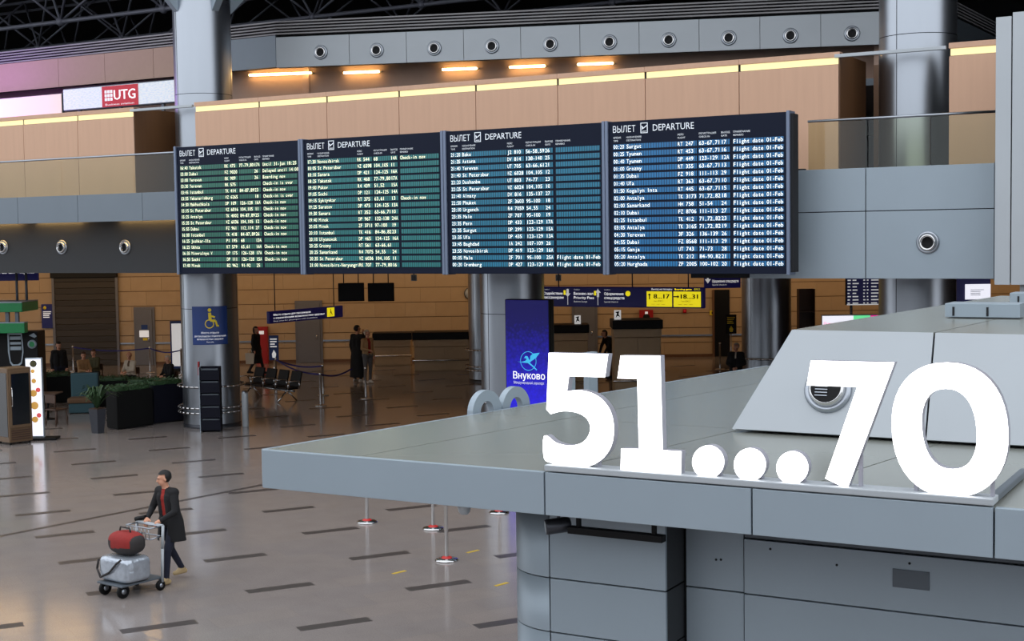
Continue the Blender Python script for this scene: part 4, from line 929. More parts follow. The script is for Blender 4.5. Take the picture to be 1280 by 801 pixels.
def wrap(mb_, r): mb_.v = [(math.cos(ac+x/r)*r, math.sin(ac+x/r)*r, z) for (x, y, z) in mb_.v]; return mb_
wrap(mb, .79); mb.build('pictogram', 'yellow_print', t)
mb = MB(); text(mb, 'Место отдыха', 0, .30, 0, .05, align='c'); text(mb, 'для пассажиров с ограниченными', 0, .21, 0, .05, .86, 'c'); text(mb, 'возможностями здоровья', 0, .13, 0, .05, .7, 'c'); text(mb, 'Rest area', 0, .06, 0, .035, align='c'); wrap(mb, .79); tag(mb.build('lettering', 'white_print', t), kind='stuff')
b, w_, h = rect(251, 449, 277, 531, 36.6); b.z = 0
t = thing('leaflet_rack', 'dark blue leaflet rack with five tiers in front of the steel column', 'rack', b, A); w_ = .5
MB().box(-w_/2-.02, -w_/2, -.12, .16, 0, 1.72).build('side_panel', 'panel', t); MB().box(w_/2, w_/2+.02, -.12, .16, 0, 1.72).build('side_panel', 'planter_navy', t); MB().box(-w_/2, w_/2, .13, .16, 0, 1.72).build('back', 'planter_navy', t)
for k in range(5):
    MB().box(-w_/2, w_/2, -.1+.0*k, .1, .05+k*.33, .31+k*.33).build('tier', 'planter_navy', t); MB().box(-w_/2+.03, w_/2-.03, -.04, .06, .31+k*.33, .345+k*.33).build('leaflets', 'panel_dark', t)
MB().box(-w_/2-.04, -w_/2-.01, -.1, .02, 1.5, 1.86).build('flag', 'red_cabinet', t)
b = at(307, 533, z=0); t = thing('litter_bin', 'slim white cylindrical litter bin beside the steel column', 'bin', b); MB().lathe([(.0001, 0), (.085, 0), (.09, .02), (.09, .9), (.085, .92)], 24).build('body', 'panel_light', t); MB().lathe([(.088, .92), (.07, .97), (.0001, .98)], 24).build('lid', 'steel', t)
# ---------------------------------------------------------------- counters of the lower hall
def counter(name, label, x0, x1, yb, ytop, d, depth, curved_=False):
    b, w_, h = rect(x0, ytop, x1, yb, d); b.z = 0; hh = at((x0+x1)/2, ytop, d=d).z
    t = thing(name, label, 'counter', b, A)
    MB().bbox(-w_/2+.06, w_/2-.06, .06, depth, 0, hh-.55, .02).build('body', 'stone_b', t)
    MB().bbox(-w_/2, w_/2, -.05, depth+.05, hh-.28, hh, .02).build('worktop', 'black', t)
    MB().bbox(-w_/2+.04, w_/2-.04, .02, depth, hh-.54, hh-.285, .01).build('lit_band', 'stone_c', t)
    MB().tube((-w_/2, -.1, .42), (w_/2, -.1, .42), .035, 8).build('bumper_rail', 'chrome', t)
    n = max(2, int(w_/1.0))
    for i in range(n): MB().bbox(-w_/2+.06+i*(w_-.12)/n+.01, -w_/2+.06+(i+1)*(w_-.12)/n-.01, .03, .065, .06, hh-.56, .005).build('front_panel', 'stone_b', t)
    return t
counter('service_counter', 'long stone service counter with black top in front of the wall clock', 516, 597, 455, 415, 52.5, 1.1)
counter('service_counter', 'short stone service counter behind the standing couple', 466, 515, 452, 416, 54.8, .9)
counter('service_counter', 'stone service counter behind the totem with a small picture card', 688, 737, 444, 406, 48, 1.)
counter('service_counter', 'stone service counter with black top below the red fire box', 766, 829, 446, 400, 44, 1.2)
for (px, py, d, lb) in ((722, 406, 48.4, 'white card with dark crane picture on the counter behind the totem'), (772, 400.5, 44.4, 'white card with dark crane picture on the counter below the fire box')):
    b, w_, h = rect(px-4, py-11, px+4, py, d); b.z = at(712 if px < 750 else 797, 406 if px < 750 else 400, d=48 if px < 750 else 44).z+.002
    t = thing('picture_card', lb, 'card', b, A+.1); MB().bbox(-.11, .11, -.01, .01, 0, .3, .004).build('card', 'white_print', t); MB().prism([(-.07, .05), (-.02, .2), (-.08, .24), (.06, .27), (.03, .18), (.08, .08), (.0, .12)], -.016, -.011).build('picture', 'black_print', t)
# ---------------------------------------------------------------- belt posts
def stanchion(P, label, belt=None, base='chrome', zbelt=.92, red=False, group=None):
    t = thing('belt_post', label, 'belt post', P, 0, group)
    MB().lathe([(.0001, 0), (.18, 0), (.185, .012), (.17, .03), (.08, .042), (.04, .05)], 28).build('base', base, t)
    if red: MB().lathe([(.085, .044), (.075, .06), (.04, .07), (.03, .07)], 20).build('collar', 'red_base', t)
    MB().lathe([(.031, .045), (.031, .93), (.038, .94), (.038, 1.0), (.02, 1.01), (.0001, 1.01)], 16).build('post', 'chrome', t)
    if belt is not None:
        v = Vector(belt)-Vector(P); n = Vector((-v.y, v.x, 0)).normalized()*.004; mb = MB(); k = 8
        for i in range(k):
            a_, b_ = v*(i/k), v*((i+1)/k); sa_, sb2 = -.12*math.sin(math.pi*i/k), -.12*math.sin(math.pi*(i+1)/k)
            q = [a_-n+Vector((0, 0, zbelt+sa_)), b_-n+Vector((0, 0, zbelt+sb2)), b_-n+Vector((0, 0, zbelt+.05+sb2)), a_-n+Vector((0, 0, zbelt+.05+sa_))]
            mb.add(q, [(0, 1, 2, 3)]); mb.add([x+n*2 for x in q], [(3, 2, 1, 0)])
        mb.build('belt', 'belt', t)
    return t
S1, S2, S3, S4 = at(401, 507, z=0), at(404, 494, z=0), at(457.5, 498.5, z=0), at(345.5, 484, z=0)
stanchion(S1, 'chrome belt post with dark belt beside the row of black seats', at(441, 498, z=0)); stanchion(S2, 'chrome belt post with dark belt just behind the one by the black seats', S4); stanchion(S3, 'chrome belt post without belt in front of the standing couple')
stanchion(S4, 'chrome belt post under the small blue stand sign', S1)
for (px, py, lb) in ((459, 653, 'chrome belt post with red collar under the canopy tip'), (541.5, 661, 'chrome belt post with red collar, paired behind another under the canopy edge'), (558.5, 700.5, 'chrome belt post with red collar nearest the grey block, with yellow tape around'), (624, 641, 'chrome belt post with red collar right beside the rounded grey corner')):
    stanchion(at(px, py, z=0), lb, red=True)
for (pa, pb, lb) in (((188, 466), (92, 464), 'chrome belt post with blue belt in front of the grey notice door'), ((92, 464), None, 'chrome belt post in front of the dark roller shutter'), ((227, 469), (188, 466), 'chrome belt post with blue belt close behind the plaque column')):
    stanchion(at(*pa, z=0), lb, at(*pb, z=0) if pb else None)
stanchion(at(900, 462, z=0), 'chrome belt post beside the grey-haired man')
def pole_sign(P, w_, z0, z1, m, label, pm='white_print'):
    t = thing('stand_sign', label, 'sign', P, A); MB().lathe([(.0001, 0), (.16, 0), (.16, .02), (.03, .04)], 24).build('base', 'chrome', t); MB().tube((0, 0, .03), (0, 0, z0+.1), .022, 8).build('pole', 'chrome', t)
    MB().bbox(-w_/2, w_/2, -.03, .0, z0, z1, .02).build('board', m, t); hh = z1-z0; tag(board_lines(t, -w_*.36, w_*.36, z0+hh*.5, z0+hh*.9, 4, -.036, pm), kind='stuff'); MB().prism([(-.05, z0+hh*.1), (.05, z0+hh*.1), (.08, z0+hh*.25), (0, z0+hh*.42), (-.07, z0+hh*.25)], -.036, -.031).build('symbol', pm, t)
P = at(343.5, 480, z=0); pole_sign(P, .34, at(343, 450, d=latd(P)[1]).z, at(343, 419, d=latd(P)[1]).z, 'sign_blue', 'small blue stand sign on a pole beside the red fire cabinet')
P = at(914, 462, z=0); pole_sign(P, .4, at(914, 417, d=latd(P)[1]).z, at(914, 393, d=latd(P)[1]).z, 'black', 'black stand sign with pale symbol behind the grey-haired man', 'yellow_print')
# ---------------------------------------------------------------- row of black seats
P = at(337, 499, z=0); sd = (at(303, 492, z=0)-at(362, 500, z=0)).normalized(); t = thing('beam_seating', 'row of black airport seats with chrome legs beside the belt posts', 'seats', P, face_rz(Vector((-sd.y, sd.x, 0))*1))
for i in range(4):
    x = -1.05+i*.7
    o = MB().bbox(x-.27, x+.27, -.25, .22, .4, .46, .03).build('seat', 'black', t)
    bk = MB().bbox(-.27, .27, -.03, .03, 0, .5, .03); bk.xf(Matrix.Translation((x, .24, .45)) @ Matrix.Rotation(-.25, 4, 'X')).build('backrest', 'black', t)
for i in range(5):
    x = -1.4+i*.7; MB().path([(x, .2, .42), (x, .18, .66), (x, -.2, .66), (x, -.24, .42)], .018, 6).build('armrest', 'chrome', t)
MB().tube((-1.4, 0, .36), (1.4, 0, .36), .04, 8).build('beam', 'chrome', t)
for x in (-1.0, 1.0): MB().path([(x, -.35, .015), (x, -.06, .3), (x, 0, .36), (x, .06, .3), (x, .35, .015)], .025, 8).build('leg', 'chrome', t)
# ================================================================ CAFE CORNER
b = at(20, 556, z=0); t = thing('drinks_fridge', 'brown drinks fridge with dark glass door beside the lit menu box', 'fridge', b+Fh*.35-Rt*.14, face_rz(Rt*.75-Fh*.66))
MB().bbox(-.32, .32, -.3, .3, .06, 1.92, .02).build('body', 'fridge', t); dr = MB().bbox(-.29, .29, -.33, -.3, .42, 1.86, .015).build('door', 'fridge', t)
MB().box(-.24, .24, -.338, -.331, .5, 1.78).build('glass', 'glass_dark', dr); MB().path([(-.25, -.34, .95), (-.25, -.385, 1.0), (-.25, -.385, 1.4), (-.25, -.34, 1.45)], .012, 6).build('handle', 'chrome', dr)
for i in range(5): MB().box(-.26, .26, -.315, -.3, .12+i*.055, .15+i*.055).build('grille_slat', 'walnut', t)
MB().box(-.328, -.32, -.25, .25, .2, 1.8).build('side_glass', 'glass_dark', t)
for x in (-.26, .26):
    for y in (-.24, .24): MB().tube((x, y, 0), (x, y, .07), .03, 8).build('foot', 'black', t)
b, w_, h = rect(35.5, 447, 56, 548, 35.6); b.z = 0; t = thing('menu_light_box', 'tall white lit menu box with burger pictures beside the fridge', 'light box', b, A+.05)
h = at(46, 447, d=35.6).z; MB().bbox(-w_/2, w_/2, -.06, .06, .06, h, .015).build('frame', 'panel', t); MB().box(-w_/2+.02, w_/2-.02, -.068, -.06, .1, h-.03).build('face', 'screen_white', t); MB().bbox(-w_*.6, w_*1.3, -.22, .22, 0, .06, .01).build('base', 'black', t)
for (fx_, fz, m_, r) in ((0, .93, 'cloth_green', .09), (-.02, .84, 'burger', .05), (.0, .72, 'burger', .06), (-.02, .57, 'burger', .09), (.1, .61, 'berry', .06), (.0, .42, 'burger', .1), (.0, .25, 'burger', .08), (.1, .3, 'berry', .06)):
    MB().lathe([(.0001, -.072), (r*.6, -.074), (r, -.07)], 14, (fx_, 0, fz*h), (0, 1, 0)).build('picture', m_, t)
b, w_, h = rect(-60, 377, 38, 470, 41); b.z = 0; t = thing('coffee_kiosk', 'coffee kiosk with two green fascia beams and dark menu wall', 'kiosk', b, A)
def kz(py): return at(20, py, d=41).z
def kx(px): return (at(px, 430, d=41)-b).dot(Rt)
MB().bbox(-w_/2, w_/2, -.5, .9, kz(389), kz(377.5), .02).build('roof_beam', 'green', t); MB().bbox(-w_/2, w_/2+.05, -.5, -.2, kz(415), kz(402.5), .02).build('front_beam', 'green', t); MB().box(-w_/2, w_/2+.05, -.51, -.19, kz(402.5), kz(401.5)).build('beam_cap', 'panel', t)
MB().box(-w_/2, w_/2, -.5, .9, kz(377.5), kz(376.3)).build('roof_cap', 'panel', t)
for x in (kx(16), w_/2-.2, -w_/2+.2): MB().box(x-.05, x+.05, -.4, -.3, kz(402), kz(388)).build('post', 'panel_dark', t)
MB().bbox(-w_/2, kx(44), .2, .9, 0, kz(415), .02).build('menu_wall', 'black', t); MB().bbox(-w_/2, kx(30), -.2, .2, 0, 1.1, .02).build('bar', 'black', t)
cup = [(7, 416), (12, 414), (16, 416.5), (20, 414), (25, 415.5), (26.5, 440), (24, 455), (20, 458), (12, 458), (9, 454), (7, 440)]
inn = [(9, 419), (24, 419), (25, 440), (23, 453), (19, 456), (13, 456), (10, 452), (8.8, 440)]
MB().prism([(kx(x), kz(y)) for x, y in cup], .17, .19, 0, [[(kx(x), kz(y)) for x, y in inn]]).build('cup_emblem', 'panel', t)
mb = MB()
for (y0, y1) in ((421, 425), (428, 431), (433.5, 438)): mb.box(kx(10), kx(23.5), .17, .19, kz(y1), kz(y0))
mb.build('emblem_lines', 'panel', t)
MB().lathe([(.0001, .16), (.13, .16), (.13, .2)], 20, (kx(37.5), 0, kz(431)), (0, 1, 0)).build('round_emblem', 'panel', t); MB().lathe([(.0001, .15), (.08, .15)], 16, (kx(37.5), 0, kz(431)), (0, 1, 0)).build('emblem_core', 'green', t); MB().prism([(kx(34), kz(420)), (kx(40), kz(417)), (kx(43.5), kz(421)), (kx(41), kz(423))], .17, .19).build('awning_badge', 'panel', t)
for x in (kx(16), w_/2-.2): MB().tube((x, .5, kz(377)), (x, .5, 4.18), .04, 8).build('ceiling_post', 'panel_dark', t)
def hedge(P, rz, L_, W_, Hb, Hh, m, label, nleaf=500, grp=None):
    t = thing('hedge_planter', label, 'planter', P, rz, grp); MB().bbox(-L_/2, L_/2, -W_/2, W_/2, .02, Hb, .02).build('box', m, t); MB().box(-L_/2+.03, L_/2-.03, -W_/2+.03, W_/2-.03, 0, .03).build('plinth', 'black', t)
    mb = MB().bbox(-L_/2+.05, L_/2-.05, -W_/2+.05, W_/2-.05, Hb-.03, Hb+Hh*.6, .05)
    for i in range(nleaf):
        c = Vector((random.uniform(-L_/2, L_/2), random.uniform(-W_/2, W_/2), Hb+random.uniform(0, Hh)*random.uniform(.6, 1))); u = Vector((random.gauss(0, 1), random.gauss(0, 1), random.gauss(0, 1))).normalized(); v = u.orthogonal().normalized(); k = random.uniform(.03, .055)
        mb.add([c-u*k, c+v*k*.5, c+u*k, c-v*k*.5], [(0, 1, 2, 3)])
    tag(mb.build('foliage', 'leaf', t, recalc=False), kind='stuff'); return t
hd_ = sdir
def mid(a_, b_): return (at(*a_, z=0)+at(*b_, z=0))/2
pa, pb = at(143, 538, z=0), at(188, 532, z=0); bk_ = Vector((-hd_.y, hd_.x, 0))
hedge((pa+pb)/2+bk_*.3, math.atan2((pb-pa).y, (pb-pa).x), (pb-pa).length, .5, 1.02, .2, 'planter_black', 'black hedge planter beside the potted palm')
pc_, pd = at(190, 531, z=0), at(229, 526, z=0)
hedge((pc_+pd)/2+bk_*.32, math.atan2((pd-pc_).y, (pd-pc_).x), (pd-pc_).length, .5, 1.06, .2, 'planter_navy', 'navy hedge planter against the plaque column')
for (xa, xb, yy, d, lb) in ((55, 88, 463, 44, 'long dark hedge planter in front of the standing man in black'), (126, 160, 468, 42.8, 'dark hedge planter in front of the seated person in pale clothes'), (162, 200, 470, 41.5, 'dark hedge planter behind the black and navy ones')):
    b, w_, h = rect(xa, yy, xb, yy+40, d); b.z = 0; zt_ = at((xa+xb)/2, yy, d=d).z
    hedge(b, A+.25, w_*1.03, .45, zt_-.18, .18, 'planter_black', lb, 260)
P = at(122.5, 541, z=0); t = thing('potted_palm', 'bushy green palm in a tapered grey pot in front of the hedges', 'plant', P)
MB().add([(-.11, -.11, 0), (.11, -.11, 0), (.11, .11, 0), (-.11, .11, 0), (-.16, -.16, .64), (.16, -.16, .64), (.16, .16, .64), (-.16, .16, .64)], [(0, 3, 2, 1), (4, 5, 6, 7), (0, 1, 5, 4), (1, 2, 6, 5), (2, 3, 7, 6), (3, 0, 4, 7)]).build('pot', 'pot', t)
MB().box(-.145, .145, -.145, .145, .63, .66).build('soil', 'walnut', t)
for i in range(64):
    a_ = random.uniform(0, 6.28); r = random.uniform(.3, .68); hh = random.uniform(.3, .62); mb = MB(); pr = None
    for k in range(7):
        u = k/6; c = Vector((math.cos(a_)*r*u, math.sin(a_)*r*u, .64+hh*math.sin(u*2.2)*1.05)); sd_ = Vector((-math.sin(a_), math.cos(a_), 0))*(.026*math.sin(math.pi*min(1, .12+u*.86))+.004)
        if pr: mb.add([pr[0]-pr[1], pr[0]+pr[1], c+sd_, c-sd_], [(0, 1, 2, 3)])
        pr = (c, sd_)
    mb.build('frond', 'leaf', t, recalc=False)
b, w_, h = rect(87, 467, 121, 505, 41.2); b.z = 0; zt_ = at(105, 467, d=41.2).z
t = thing('banquette', 'teal upholstered banquette sofa in front of the seated cafe guests', 'sofa', b, A+.1); MB().bbox(-w_/2, w_/2, .25, .5, .1, zt_, .05).build('backrest', 'teal', t); MB().bbox(-w_/2, w_/2, -.3, .25, .3, .46, .05).build('seat', 'cloth_brown', t); MB().bbox(-w_/2+.03, w_/2-.03, -.25, .45, .02, .3, .02).build('base', 'teal', t)
for x in (-w_/2+.08, w_/2-.08): MB().tube((x, 0, 0), (x, 0, .03), .04, 8).build('foot', 'black', t)
P = at(60, 524, z=0); t = thing('cafe_table', 'small dark cafe table with pedestal near the menu box', 'table', P, A); MB().bbox(-.35, .35, -.35, .35, .72, .76, .015).build('tabletop', 'walnut', t); MB().tube((0, 0, .03), (0, 0, .72), .035, 10).build('pedestal', 'black', t); MB().lathe([(.0001, 0), (.24, 0), (.24, .02), (.04, .04)], 24).build('base', 'black', t)
def chair(P, rz, label, grp=None):
    t = thing('cafe_chair', label, 'chair', P, rz, grp); MB().bbox(-.21, .21, -.21, .21, .42, .46, .015).build('seat', 'walnut', t)
    for x in (-.18, .18):
        for y in (-.18, .18): MB().tube((x, y, .42), (x*1.12, y*1.12, 0), .02, 8).build('leg', 'walnut', t)
    MB().bbox(-.2, .2, .17, .21, .62, .84, .015).build('backrest', 'walnut', t)
    for x in (-.17, .17): MB().tube((x, .19, .45), (x, .2, .84), .017, 8).build('back_post', 'walnut', t)
    return t
chair(at(71, 531, z=0), A+2.6, 'dark wooden cafe chair pushed up to the small pedestal table')
# ================================================================ PEOPLE
def capsule(mb, a_, b_, r1, r2, n=12):
    a_ = Vector(a_); b_ = Vector(b_)
    if (b_-a_).length > 1e-4: mb.tube(a_, b_, r1, n, 0, r2)
    mb.ball(a_, r1, n=n, m_=7); mb.ball(b_, r2, n=n, m_=7)
BASE = dict(pel=(0,0,.95), che=(0,-.005,1.34), nek=(0,.005,1.49), hed=(0,-.01,1.63), shL=(.175,0,1.42), shR=(-.175,0,1.42), elL=(.235,.03,1.14), elR=(-.235,.03,1.14), wrL=(.24,-.05,.90), wrR=(-.24,-.05,.90),
    hpL=(.095,0,.93), hpR=(-.095,0,.93), knL=(.105,-.02,.50), knR=(-.105,-.02,.50), anL=(.11,.02,.09), anR=(-.11,.02,.09))
SIT = dict(pel=(0,.05,.55), che=(0,.0,.95), nek=(0,-.01,1.10), hed=(0,-.04,1.24), shL=(.175,0,1.03), shR=(-.175,0,1.03), elL=(.22,-.1,.76), elR=(-.22,-.1,.76), wrL=(.1,-.3,.72), wrR=(-.1,-.3,.72),
    hpL=(.1,.03,.53), hpR=(-.1,.03,.53), knL=(.13,-.38,.52), knR=(-.13,-.38,.52), anL=(.13,-.36,.09), anR=(-.13,-.36,.09))
def person(label, P, facing, height, mats, pose=None, base=BASE, yaw=0., tilt=0., hair='hair_dark', hairlen=0., coat=None, cap=None, bulk=1., voxel=.0125, front=None, bag=None):
    J = {k: Vector(v) for k, v in base.items()}
    for k, v in (pose or {}).items(): J[k] = Vector(v)
    bones = []   # a, b, r1, r2, zone  (0 skin 1 top 2 legs 3 shoes 4 front)
    def bn(a_, b_, r1, r2, z): bones.append((Vector(a_), Vector(b_), r1, r2, z))
    pel, che = J['pel'], J['che']; k = bulk
    for sgn in (-1, 1):
        o = Vector((sgn*.075, 0, 0)); bn(pel+o, che+o*1.05, .105*k, .108*k, 1)
    bn(J['shL'], J['shR'], .072*k, .072*k, 1); bn(che, J['nek']-Vector((0, 0, .03)), .1*k, .06, 1); bn(J['hpL'], J['hpR'], .105*k, .105*k, 1 if coat else 2)
    bn(J['nek']-Vector((0, 0, .02)), J['hed']-Vector((0, 0, .05)), .056, .052, 0)
    for S_ in 'LR':
        bn(J['sh'+S_], J['el'+S_], .062*k, .05*k, 1); bn(J['el'+S_], J['wr'+S_], .048*k, .036*k, 1)
        bn(J['hp'+S_], J['kn'+S_], .092*k, .064, 2); bn(J['kn'+S_], J['an'+S_], .060, .045, 2)
        an = J['an'+S_]; kn = J['kn'+S_]; fl = Vector((0, -1, 0))
        hl = an+Vector((0, .05, -.045)); bn(hl, an+fl*.15+Vector((0, 0, -.05)), .042, .036, 3); bn(an, an+fl*.09+Vector((0, 0, -.035)), .048, .036, 3)
        w_ = J['wr'+S_]; hdv = (w_-J['el'+S_]).normalized(); sg_ = 1 if S_ == 'L' else -1
        lat_ = Vector((sg_, 0, 0)); lat_ = (lat_-hdv*lat_.dot(hdv)).normalized(); nr = hdv.cross(lat_); nr = nr if nr.z < 0 else -nr
        bn(w_, w_+hdv*.075, .034, .036, 0); pm = w_+hdv*.085
        for fi, (of, ln_) in enumerate(((-.03, .062), (-.01, .075), (.011, .07), (.031, .055))):
            b0 = pm+lat_*of; b1 = b0+hdv*ln_*.55+nr*ln_*.25; b2 = b1+hdv*ln_*.2+nr*ln_*.55; bn(b0, b1, .0115, .0105, 0); bn(b1, b2, .0105, .009, 0)
        th0 = w_+hdv*.03-lat_*.03; th1 = th0-lat_*.035+hdv*.03+nr*.01; bn(th0, th1, .014, .012, 0); bn(th1, th1+hdv*.03+nr*.012, .012, .01, 0)
    mb = MB()
    for (a_, b_, r1, r2, z) in bones: capsule(mb, a_, b_, r1, r2)
    hc = J['hed']; RH = Matrix.Translation(hc) @ Matrix.Rotation(yaw, 4, 'Z') @ Matrix.Rotation(tilt, 4, 'X')
    hm = MB(); hm.ball((0, .012, .03), .076, .094, .09); hm.ball((0, -.018, -.035), .06, .072, .078); hm.ball((0, -.04, -.075), .034, .034, .032)
    capsule(hm, (0, -.09, .012), (0, -.108, -.022), .010, .015, 8)
    for sgn in (-1, 1): hm.ball((sgn*.077, .012, -.005), .014, .022, .034, 8, 6); hm.ball((sgn*.03, -.082, .03), .022, .016, .010, 8, 6)
    hm.xf(RH); mb.add(hm.v, hm.f, 0)
    bones.append((hc+Vector((0, 0, -.05)), hc+Vector((0, 0, .04)), .1, .1, 0))
    me = bpy.data.meshes.new('b'); me.from_pydata(mb.v, [], mb.f); ob = bpy.data.objects.new('b', me); COL.objects.link(ob)
    md = ob.modifiers.new('r', 'REMESH'); md.mode = 'VOXEL'; md.voxel_size = voxel; md.use_smooth_shade = True
    sm = ob.modifiers.new('s', 'SMOOTH'); sm.factor = .5; sm.iterations = 3
    dg = bpy.context.evaluated_depsgraph_get(); nm = bpy.data.meshes.new_from_object(ob.evaluated_get(dg)); bpy.data.objects.remove(ob); bpy.data.meshes.remove(me)
    n = len(nm.polygons); C = np.empty(n*3); nm.polygons.foreach_get('center', C); C = C.reshape(-1, 3)
    best = np.full(n, 1e9); zone = np.zeros(n, int)
    for (a_, b_, r1, r2, z) in bones:
        a = np.array(a_); ab = np.array(b_)-a; t_ = np.clip(((C-a)@ab)/max(ab@ab, 1e-9), 0, 1); dd = np.linalg.norm(C-(a+t_[:, None]*ab), axis=1)-(r1+(r2-r1)*t_); u = dd < best; best[u] = dd[u]; zone[u] = z
    if front: zz = (zone == 1) & (C[:, 1] < pel.y-.04) & (np.abs(C[:, 0]) < front[1]) & (C[:, 2] > front[2]); zone[zz] = 4
    nm.materials.clear()
    for q in ('skin', mats[0], mats[1], mats[2], front[0] if front else mats[0]): nm.materials.append(M(q))
    nm.polygons.foreach_set('material_index', zone.astype(np.int32)); nm.polygons.foreach_set('use_smooth', np.ones(n, bool)); nm.update(); nm.name = 'body'
    sc = height/1.76; fv = Vector(facing); t = thing('person', label, 'person', P, face_rz(fv)); t.scale = (sc, sc, sc)
    mesh_obj('body', nm, t)
    # hair
    if cap: hx = 1.1
    hb = MB(); N_, M_ = 20, 14; vs_ = []; fs = []
    for j in range(M_+1):
        for i in range(N_):
            th = math.pi*j/M_; ph = 2*math.pi*i/N_; r_ = 1+.04*math.sin(7*ph+3*th); vs_.append((.088*math.sin(th)*math.cos(ph)*r_, .018+.105*math.sin(th)*math.sin(ph)*r_, .036+.101*math.cos(th)*r_ - (hairlen if th > 1.6 and math.sin(ph) > -.2 else 0)))
    for j in range(M_):
        for i in range(N_):
            f = (j*N_+i, j*N_+(i+1) % N_, (j+1)*N_+(i+1) % N_, (j+1)*N_+i); c = sum((Vector(vs_[q]) for q in f), Vector())/4
            if c.z > .075 or c.y > .012 and c.z > -.055-hairlen: fs.append(f)
    hb.add(vs_, fs, 0, True); hb.xf(RH); hb.build('hair', cap or hair, t)
    for sgn in (-1, 1):
        MB().ball((sgn*.03, -.088, .018), .011, .007, .007, 8, 6).xf(RH).build('eye', 'black', t)
    MB().ball((0, -.086, -.052), .022, .008, .006, 10, 6).xf(RH).build('mouth', 'cloth_red', t)
    if coat:
        m_, hem, flare = coat; cb = MB(); rings = 7; N_ = 28; ce = []
        for j in range(rings):
            u = j/(rings-1); z = 1.12*(1-u)+hem*u; e_ = min(1, u*3); rx = (.168+.027*e_+flare*u)*k; ry = (.10+.035*e_+flare*.8*u)*k
            for i in range(N_):
                a_ = 2*math.pi*i/N_; w2 = 1+.03*u*math.sin(6*a_); ce.append((rx*math.cos(a_)*w2, ry*math.sin(a_)*w2+.01*u, z))
        fs = [(j*N_+i, j*N_+(i+1) % N_, (j+1)*N_+(i+1) % N_, (j+1)*N_+i) for j in range(rings-1) for i in range(N_) if not (front and abs(i-N_*.75) < 1.6)]
        cb.add(ce, fs, 0, True).build('coat_skirt', m_, t)
    return t
BLK = ('cloth_black', 'cloth_navy', 'shoe_tan')
# traveller with trolley
fw = (Rt*-.6+Fh*-.8).normalized(); rear = at(187, 734, z=0); rear.z = 0
mp_ = rear-fw*.42
person('person in a black coat with red scarf pushing a loaded luggage trolley', mp_, fw, 1.68, ('cloth_black', 'cloth_navy', 'shoe_tan'),
    dict(che=(0,-.05,1.33), nek=(0,-.075,1.48), hed=(0,-.11,1.615), shL=(.175,-.06,1.41), shR=(-.175,-.06,1.41), elL=(.27,-.13,1.14), wrL=(.17,-.325,1.025), elR=(-.27,-.13,1.14), wrR=(-.15,-.325,1.025), knL=(.1,-.16,.52), anL=(.1,-.2,.09), knR=(-.1,.06,.5), anR=(-.1,.28,.14)),
    yaw=-.6, tilt=.12, coat=('cloth_black', .66, .05), bulk=1.08, voxel=.0105, front=('cloth_red', .035, 1.0))
t = thing('luggage_trolley', 'grey airport luggage trolley pushed by the person in black coat', 'trolley', rear+fw*.28, face_rz(fw))
MB().bbox(-.28, .28, -.42, .3, .17, .2, .01).build('platform', 'panel_dark', t)
for x in (-.29, .29): MB().path([(x, .28, .12), (x, .3, .6), (x, .32, .93)], .022, 8).build('upright', 'panel_light', t)
MB().tube((-.29, .32, .93), (.29, .32, .93), .02, 10).build('handle_bar', 'panel_light', t); MB().tube((-.32, .32, .96), (-.14, .36, 1.0), .034, 10).build('brake_grip', 'black', t)
bs = MB().path([(-.26, .3, .78), (.26, .3, .78), (.26, .12, .76), (-.26, .12, .76)], .01, 6, closed=True).path([(-.26, .3, .92), (.26, .3, .92), (.26, .1, .92), (-.26, .1, .92)], .01, 6, closed=True)
for i in range(7): bs.tube((-.24+i*.08, .11, .76), (-.24+i*.08, .1, .92), .006, 5)
bs.build('basket', 'steel', t)
for (x, y, r) in ((-.2, -.34, .1), (.2, -.34, .1), (-.27, .26, .075), (.27, .26, .075)):
    o = MB().lathe([(.0001, -.025), (r*.9, -.025), (r, -.015), (r, .015), (r*.9, .025), (.0001, .025)], 24, (x, y, r), (1, 0, 0)).build('wheel', 'black', t); MB().lathe([(.0001, -.03), (r*.4, -.03), (r*.4, .03), (.0001, .03)], 16, (x, y, r), (1, 0, 0)).build('hub', 'steel', o)
    MB().box(x-.012, x+.012, y-.02, y+.05, r, .175).build('fork', 'dark_steel', t)
def soft(name, m, sx__, sy_, sz_, e=3.2, n=72, mi_fn=None, jit=.0, parent=None, mats=None):
    mb = MB(); k = 40; vs_ = []; fs = []
    for j in range(k+1):
        ph = math.pi*j/k-math.pi/2
        for i in range(n):
            th = 2*math.pi*i/n; f = lambda v: math.copysign(abs(v)**(2/e), v)
            q = Vector((sx__/2*f(math.cos(ph))*f(math.cos(th)), sy_/2*f(math.cos(ph))*f(math.sin(th)), sz_/2*f(math.sin(ph))+sz_/2)); q *= 1+random.uniform(-jit, jit); vs_.append(q)
    mb.add(vs_, [(j*n+i, j*n+(i+1) % n, (j+1)*n+(i+1) % n, (j+1)*n+i) for j in range(k) for i in range(n)], 0, True)
    o = mb.build(name, mats or m, parent)
    if mi_fn:
        for p_ in o.data.polygons: p_.material_index = mi_fn(p_.center)
    return o
Pt = rear+fw*.30; t = thing('wrapped_suitcase', 'suitcase wrapped in shiny silver film lying on the luggage trolley', 'suitcase', Pt+fw*.12+Vector((0, 0, .201)), face_rz(fw))
soft('shell', 'film', .66, .46, .36, 6, jit=.006, parent=t); 
MB().path([(-.33, -.2, .3), (-.345, -.22, .16), (-.22, -.26, .06), (-.02, -.26, .15), (.14, -.26, .29), (.18, -.2, .345)], .016, 8).build('strap', 'bag_dark', t)
